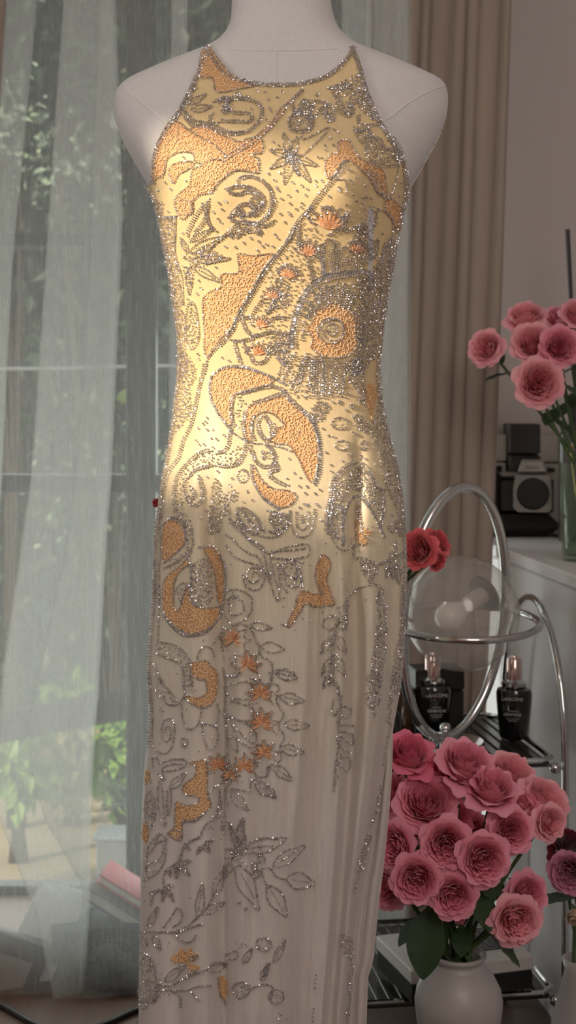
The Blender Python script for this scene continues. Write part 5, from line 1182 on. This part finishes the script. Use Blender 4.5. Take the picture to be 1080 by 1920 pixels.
S(G, [(850, 480), (870, 450), (905, 470), (895, 515), (845, 525), (805, 490), (815, 440), (860, 415), (920, 440), (945, 500), (925, 550), (870, 582), (800, 552), (778, 472)], name='bead_spiral'); S(G, [(640, 600), (720, 580), (800, 602), (850, 660), (840, 740), (790, 810), (720, 842)], [(680, 650), (720, 630), (780, 680), (780, 750), (720, 770), (682, 730), (680, 650)], name='beaded_scroll'); FILL(G, [(670, 640), (720, 600), (760, 640), (730, 690), (690, 700)], 5.52)
BURST(G, (715, 960), 80, 1.7, -1.5, 24); BURST(G, (810, 1150), 80, 1.5, -1.6, 24)
LF(G, ((835, 840), (1002, 868), 58), rib=False); LF(G, ((925, 1000), (1090, 1030), 80), ((830, 1240), (980, 1300), 10), rib=False)
S(G, [(640, 750), (700, 832), (810, 852), (870, 932), (900, 1000), (920, 1072), (1000, 1132), (1000, 1290)], [(640, 890), (590, 930), (560, 980)], [(640, 1170), (660, 1220), (720, 1235), (765, 1190), (690, 1100)], name='beaded_vine')
FILL(G, [(150, 970), (250, 990), (330, 1030), (385, 1100), (402, 1280), (345, 1280), (320, 1150), (240, 1100), (145, 1060)], 6.44); S(G, [(150, 970), (250, 990), (330, 1030), (382, 1100), (402, 1180), (402, 1290)], [(145, 1060), (240, 1100), (320, 1150), (342, 1230), (346, 1290)], [(440, 1100), (450, 1050), (500, 1005), (545, 1030), (562, 1080)], [(120, 1140), (180, 1260), (200, 1300)], name='bead_strand')
# hip, right
S(H, [(40, 60), (75, 70), (80, 110), (40, 125), (5, 100), (-5, 60), (25, 20), (80, 10), (115, 60), (100, 130), (50, 165), (-20, 140)], [(130, 0), (140, 100), (180, 170), (230, 190), (290, 152), (312, 40), (312, -20)], [(180, 0), (185, 100), (230, 132), (272, 85), (268, 0)], [(215, 20), (225, 80), (245, 30)], name='bead_spiral')
BUG(H, [(525, -40), (525, 60), (530, 160), (530, 250)], 44, 3.2); S(H, [(420, -30), (412, 100), (450, 200), (500, 272), (570, 280), (592, 200)], [(450, -30), (445, 90), (480, 190)], name='beaded_scroll'); FILL(H, [(420, 0), (490, 0), (500, 220), (450, 180)], 4.26); PATCH(H, [(625, 20), (640, 100), (730, 140), (735, 170), (650, 175), (618, 120)], False, sp=6)
S(H, [(-10, 312), (100, 265), (262, 243), (268, 330), (130, 350)], [(-10, 345), (120, 352), (240, 382)], [(80, 390), (130, 352)], [(10, 380), (20, 500), (60, 600), (30, 662), (82, 640)], [(80, 400), (100, 512), (150, 562), (212, 556)], [(180, 400), (190, 490)], [(210, 420), (232, 560)], [(140, 492), (212, 482)], [(0, 330), (-10, 420), (0, 560), (30, 660)], [(0, 290), (90, 290), (250, 270)], [(100, 380), (170, 390), (200, 420)], [(40, 380), (60, 500), (90, 580), (120, 600)], name='beaded_frame'); FILL(H, [(60, 370), (200, 380), (230, 540), (120, 560), (70, 480)], 6.15)
PATCH(H, [(370, 320), (410, 332), (440, 390), (430, 440), (412, 500), (430, 580), (460, 640), (470, 690), (400, 700), (320, 712), (260, 690), (230, 722), (190, 780), (140, 850), (115, 855), (140, 780), (190, 650), (220, 592), (280, 602), (345, 612), (372, 615), (342, 560), (325, 470), (340, 380)])
S(H, [(500, 720), (540, 690), (570, 632), (640, 577), (720, 552), (752, 540)], [(100, 845), (70, 840)], name='bead_strand')
FILL(H, [(600, 240), (640, 262), (620, 330), (680, 340), (760, 360), (800, 440), (770, 500), (840, 580), (820, 650), (862, 720), (850, 800), (862, 910), (770, 920), (790, 780), (770, 640), (780, 560), (730, 540), (670, 430), (660, 370), (600, 340)], 3.85); FILL(H, [(775, 930), (840, 940), (850, 1050), (830, 1200), (820, 1290), (745, 1290), (742, 1100)], 3.94)
LF(H, ((880, 380), (925, 215), 46), ((870, 400), (850, 490), 34), ((900, 400), (905, 500), 36), ((930, 400), (950, 540), 40), ((930, 340), (1000, 300), 36), ((860, 370), (780, 400), 20)); FILL(H, [(840, 380), (900, 300), (960, 340), (960, 480), (860, 480)], 4.92)
FILL(H, [(985, 480), (1000, 600), (990, 900), (965, 1100), (945, 1290), (890, 1290), (925, 1050), (955, 850), (955, 650)], 3.94); FILL(H, [(860, 100), (960, 60), (990, 160), (900, 170)], 4.26)
S(H, [(560, 640), (552, 760), (492, 850), (472, 950), (462, 1100), (470, 1300)], [(570, 640), (558, 760), (550, 880)], [(400, 800), (390, 850), (430, 880), (500, 842), (490, 782), (440, 780), (400, 800)], name='beaded_vine'); FILL(H, [(540, 700), (565, 690), (560, 880), (480, 850)], 4.26)
LF(H, ((470, 925), (358, 1062), 60), ((480, 905), (546, 1060), 62), ((470, 1050), (545, 1235), 52), ((462, 1060), (368, 1225), 46), ((180, 1235), (8, 1190), 84))
# --- skirt, left
PATCH(I, [(450, -70), (540, -90), (580, -40), (620, 0), (625, 120), (590, 230), (520, 265), (450, 240), (402, 190), (412, 172), (490, 190), (550, 150), (540, 60), (500, 55), (440, 20), (430, -30)])
S(I, [(120, 0), (132, 200), (150, 300), (150, 500), (172, 580), (230, 612), (290, 572), (312, 480), (315, 400), (290, 350), (240, 362), (220, 420), (226, 500), (260, 522), (285, 480), (280, 410), (250, 402), (245, 450)], name='bead_spiral')
S(I, [(170, 20), (230, 90), (290, 150), (330, 210)], [(160, 130), (220, 180), (262, 240), (330, 240), (390, 180), (382, 100), (385, 0)], [(370, 240), (375, 340), (412, 422), (470, 410), (500, 350), (515, 250)], [(515, 390), (530, 500), (570, 580), (620, 530), (625, 430), (570, 390), (515, 382)], [(620, 240), (640, 300), (610, 400)], name='beaded_scroll'); FILL(I, [(170, 60), (250, 110), (330, 200), (320, 240), (260, 230), (180, 160)], 6.90); FILL(I, [(370, 60), (450, 60), (480, 150), (420, 180)], 5.98); RING(I, (390, 525), 25, 36, 6); FILL(I, [(195, 270), (240, 265), (235, 320), (200, 310)], 5.06)
S(I, [(150, 650), (182, 640), (240, 800), (220, 790), (160, 720), (150, 650)], [(200, 690), (290, 655), (390, 655), (402, 690), (340, 730), (230, 737), (200, 690)], [(230, 710), (300, 690), (370, 690)], [(200, 820), (190, 900), (202, 1060), (240, 1160)], [(215, 800), (225, 900), (235, 1060), (250, 1130)], [(285, 880), (290, 960), (275, 1060)], [(260, 890), (258, 1000), (262, 1070)], name='beaded_leafage'); LF(I, ((280, 870), (402, 755), 62))
PATCH(I, [(430, 680), (480, 668), (542, 660), (556, 760), (552, 900), (580, 1000), (520, 1060), (450, 1110), (380, 1112), (368, 1180), (362, 1250), (330, 1250), (270, 1200), (310, 1160), (325, 980), (400, 1000), (482, 980), (482, 930), (400, 916), (370, 880), (400, 830), (460, 780), (472, 710)])
for c, r in (((630, 700), 64), ((835, 710), 68), ((955, 165), 78), ((965, 385), 82), ((985, 610), 70), ((730, 780), 50)): BURST(I, c, r, 1.9, -1.57, 24)
S(I, [(690, 110), (780, 80), (860, 72), (900, 120), (870, 190), (780, 202), (720, 172), (690, 110)], [(740, 220), (830, 240), (900, 280), (890, 350), (800, 360), (740, 330)], [(730, 320), (850, 390), (920, 470), (912, 550), (860, 560), (800, 510), (750, 420), (730, 320)], [(690, 20), (700, 100), (690, 300), (710, 450), (715, 600), (740, 800), (700, 880), (710, 1000)], [(710, 30), (780, 20), (800, 0)], [(760, 400), (840, 490), (890, 530)], name='beaded_leafage'); FILL(I, [(675, 280), (710, 285), (740, 340), (700, 360)], 4.78); LF(I, ((735, 480), (785, 600), 52), rib=False)
S(I, [(560, 912), (620, 850), (680, 820)], [(730, 870), (860, 885), (880, 812), (930, 780), (1000, 780), (1020, 702), (1080, 682)], [(640, 880), (640, 980), (620, 1080)], name='beaded_vine'); LF(I, ((905, 810), (1062, 942), 82), ((738, 895), (855, 1035), 74), ((780, 1290), (722, 1115), 46), ((790, 1290), (828, 1085), 56))
FILL(I, [(100, 740), (132, 760), (160, 900), (182, 1050), (160, 1165), (112, 1170), (90, 1000)], 6.44); RING(I, (130, 1030), 40, 130, None); RING(I, (130, 1030), 20, 70, None); PATCH(I, [(98, 740), (128, 750), (125, 810), (92, 830)], False, sp=6); PATCH(I, [(80, 1130), (112, 1140), (112, 1260), (80, 1260)], False, sp=6)
S(I, [(870, 1275), (960, 1240), (1080, 1246)], [(410, 1285), (500, 1220), (540, 1140), (600, 1105), (620, 1100), (590, 1080)], [(165, 1285), (210, 1212), (255, 1255)], [(380, 1120), (470, 1110), (540, 1050)], [(640, 980), (610, 1060)], [(640, 900), (660, 1000), (640, 1060)], name='beaded_vine'); FILL(I, [(640, 1070), (710, 1060), (690, 1220), (650, 1220)], 7.36); FILL(I, [(540, 1140), (590, 1150), (580, 1200), (545, 1190)], 5.52)
# --- skirt, right
LF(J, ((68, 0), (225, 42), 70), ((98, 180), (284, 216), 84), ((133, 385), (318, 402), 82), ((103, 560), (275, 602), 82), ((52, 705), (184, 806), 76), ((0, 838), (64, 945), 46))
S(J, [(30, 0), (40, 70), (92, 112), (70, 210), (122, 310), (95, 400), (130, 482), (100, 560), (112, 650), (40, 700), (10, 775)], name='beaded_vine')
S(J, [(470, 0), (520, 60), (545, 110), (555, 250), (545, 400), (540, 560), (520, 720), (510, 885)], [(535, 110), (548, 250), (536, 400)], [(560, 262), (610, 262), (630, 300), (592, 342), (556, 322)], [(560, 450), (620, 450), (666, 500), (642, 542), (582, 512), (556, 480)], [(560, 640), (610, 640), (627, 700), (592, 747), (556, 712)], [(510, 200), (495, 300), (530, 312), (552, 200)], [(430, 100), (450, 20), (480, -10)], [(560, 390), (650, 400)], [(570, 580), (620, 605)], name='beaded_vine'); FILL(J, [(535, 380), (558, 400), (556, 560), (545, 760), (512, 860), (525, 700)], 3.94); LF(J, ((500, 20), (425, 120), 48))
FILL(J, [(770, 0), (860, 20), (850, 130), (850, 240), (820, 260), (805, 390), (785, 280), (745, 240), (760, 100)], 3.94); FILL(J, [(935, 20), (982, 0), (975, 100), (940, 250), (925, 400), (900, 350), (905, 250), (920, 100)], 3.94)
S(J, [(925, 400), (905, 480), (885, 570), (868, 690)], step=8, name='bead_strand'); FILL(J, [(842, 850), (858, 880), (835, 1030), (800, 1120), (765, 1170), (795, 1040)], 3.94); FILL(J, [(770, 1210), (788, 1240), (740, 1290), (730, 1280)], 4.10)
# --- hem part, left
S(K, [(140, 350), (152, 150), (190, 60), (240, 10), (280, 40), (292, 120), (272, 230), (220, 310), (130, 356)], [(170, 160), (210, 100), (262, 60), (272, 120), (240, 200), (150, 240)], name='beaded_paisley'); FILL(K, [(170, 240), (250, 200), (270, 130), (280, 160), (240, 270), (170, 310)], 8.28)
PATCH(K, [(320, -10), (400, -10), (405, 55), (370, 50), (305, 20)]); PATCH(K, [(112, -20), (148, -20), (150, 40), (112, 60)], False, sp=6)
S(K, [(550, 0), (530, 40), (440, 80), (402, 180), (380, 220), (300, 272), (270, 330), (270, 420), (210, 442), (180, 540)], name='beaded_vine', rad=1.7)
LF(K, ((370, 240), (370, 345), 28), ((390, 240), (472, 322), 38), ((392, 232), (485, 210), 32), ((570, 90), (612, 152), 34), ((572, 80), (640, 60), 26), ((560, 95), (518, 160), 28), ((290, 402), (342, 400), 24), ((295, 410), (342, 515), 28), ((275, 420), (262, 520), 26), ((440, 90), (470, 130), 26), ((310, 270), (320, 330), 24), ((215, 440), (165, 460), 20), ((200, 460), (240, 420), 20), rad=1.6)
S(K, [(100, 750), (250, 746), (350, 746), (450, 702), (520, 640), (600, 540), (660, 420), (740, 262), (820, 152)], [(360, 760), (460, 720), (560, 685)], name='beaded_vine', rad=1.7)
LF(K, ((528, 640), (560, 378), 58), ((560, 612), (732, 522), 60), ((632, 480), (742, 238), 76), ((150, 716), (232, 556), 50), ((190, 770), (250, 882), 54), ((105, 780), (150, 850), 50)); S(K, [(270, 712), (340, 612), (380, 566), (412, 600), (402, 670), (340, 710)], [(370, 776), (430, 822), (490, 812), (512, 770)], name='beaded_leafage')
LF(K, ((820, 245), (985, 582), 124), ((780, 225), (740, 332), 48), ((835, 140), (770, -80), 46), ((838, 130), (850, -100), 50), ((845, 150), (880, 20), 44), ((830, 150), (742, 120), 26), ((830, 160), (740, 190), 24)); FILL(K, [(790, 130), (850, 120), (890, 150), (850, 200), (900, 260), (880, 290), (820, 220), (790, 190)], 5.06); FILL(K, [(930, 230), (990, 260), (990, 330), (930, 330)], 7.36)
S(K, [(850, 170), (940, 150), (1000, 155), (1080, 130), (1180, 40), (1060, 40), (960, 60), (880, 110), (850, 150)], [(890, 120), (1000, 105), (1080, 100)], name='beaded_petal'); RING(K, (1005, 200), 28, 28, 6); RING(K, (965, 305), 32, 34, 6); RING(K, (945, 250), 25, 28, 6)
LF(Lt, ((88, 252), (324, 98), 96), ((188, 348), (400, 380), 130), ((48, 395), (188, 632), 118)); S(Lt, [(10, 270), (70, 270), (112, 330), (182, 352)], [(10, 282), (30, 370), (60, 412)], name='beaded_vine'); S(K, [(840, 520), (843, 520)], [(875, 570), (880, 572)], name='bead_strand', rad=2.4)
PATCH(K, [(325, 930), (380, 902), (400, 870), (430, 905), (470, 860), (490, 905), (532, 912), (510, 960), (420, 985), (340, 970)], False); PATCH(K, [(460, 995), (545, 1010), (500, 1045), (455, 1030)], False, sp=6)
S(K, [(90, 1100), (200, 1122), (300, 1152), (420, 1102), (540, 1052), (620, 1002), (740, 970)], [(180, 1182), (420, 1182), (540, 1152), (612, 1150)], [(360, 1200), (402, 1240), (402, 1310)], [(340, 1150), (440, 1080), (520, 1040)], [(480, 1200), (540, 1260)], [(190, 1270), (215, 1160), (205, 1000), (170, 930), (100, 900)], name='beaded_vine', rad=1.6)
LF(K, ((590, 1030), (752, 985), 74), ((280, 1112), (442, 990), 66), ((240, 1130), (200, 1280), 40), ((470, 960), (530, 915), 30)); RING(K, (135, 1000), 38, 52, 7); RING(K, (130, 1200), 45, 80, 8); RING(K, (125, 1290), 34, 34, 8); FILL(K, [(100, 910), (190, 950), (232, 1100), (420, 1130), (350, 1200), (180, 1280), (95, 1320)], 7.82); FILL(K, [(230, 980), (260, 980), (255, 1080), (235, 1060)], 6.44)
FILL(K, [(790, 1120), (850, 1105), (910, 1140), (930, 1190), (870, 1230), (840, 1250), (790, 1200)], 5.52); RING(K, (850, 1180), 62, 62); PATCH(K, [(675, 1095), (738, 1095), (748, 1200), (728, 1250), (690, 1230)], False, sp=6); S(K, [(670, 1090), (690, 1230), (730, 1260), (738, 1290)], [(920, 1180), (980, 1145), (1080, 1150), (1070, 1250)], [(750, 910), (760, 950), (820, 945), (830, 900), (790, 890), (750, 910)], name='beaded_vine')
LF(K, ((862, 985), (935, 865), 50), ((1000, 1110), (1052, 975), 46)); RING(K, (1020, 840), 56, 50, 6); FILL(K, [(815, 830), (880, 830), (900, 870), (840, 880)], 5.98); RING(Lt, (110, 1230), 55, 55, 6.5); LF(Lt, ((90, 975), (178, 798), 48), ((20, 1085), (62, 968), 36)); FILL(Lt, [(95, 1370), (160, 1360), (190, 1420), (130, 1430)], 6.56)
# slit border
FILL(Lt, [(605, 770), (680, 800), (686, 880), (690, 1010), (680, 1150), (672, 1380), (622, 1440), (640, 1250), (640, 1100), (650, 950), (615, 920)], 4.26); FILL(Lt, [(780, 20), (826, 0), (815, 60), (785, 170), (750, 290), (708, 290), (740, 150)], 3.94); FILL(Lt, [(716, 310), (730, 320), (695, 450), (685, 440)], 3.94)
S(Lt, [(416, 1070), (410, 1110), (405, 1165)], [(396, 1320), (390, 1390), (385, 1445)], step=7, name='bead_strand')
# seed bead sprinkle over the plain silk between the motifs
Bd = Beads()
for px, py in area_pts([(300, 170), (740, 170), (760, 340), (700, 560), (700, 740), (740, 980), (300, 980), (330, 700), (320, 500), (290, 340)], 17, .42):
    if OCC[int(py)-3:int(py)+4, int(px)-3:int(px)+4].any() or not inside(px, py): continue
    an = br.normal()*.5+.5
    Bd.at(px, py, an, 2.4, 1.7, .5, 0); Bd.at(px+2.5, py+2.6, an, 1.8, 1.6, .5, 0)
for px, py in area_pts([(300, 980), (740, 980), (700, 1150), (520, 1200), (480, 1400), (420, 1700), (270, 1850), (270, 1400)], 30, .45):
    if OCC[int(py)-3:int(py)+4, int(px)-3:int(px)+4].any(): continue
    Bd.at(px, py, br.uniform(0, 6.28), 1.7, 1.5, .5, 0)
Bd.build('seed_bead_sprinkle', 'stuff')
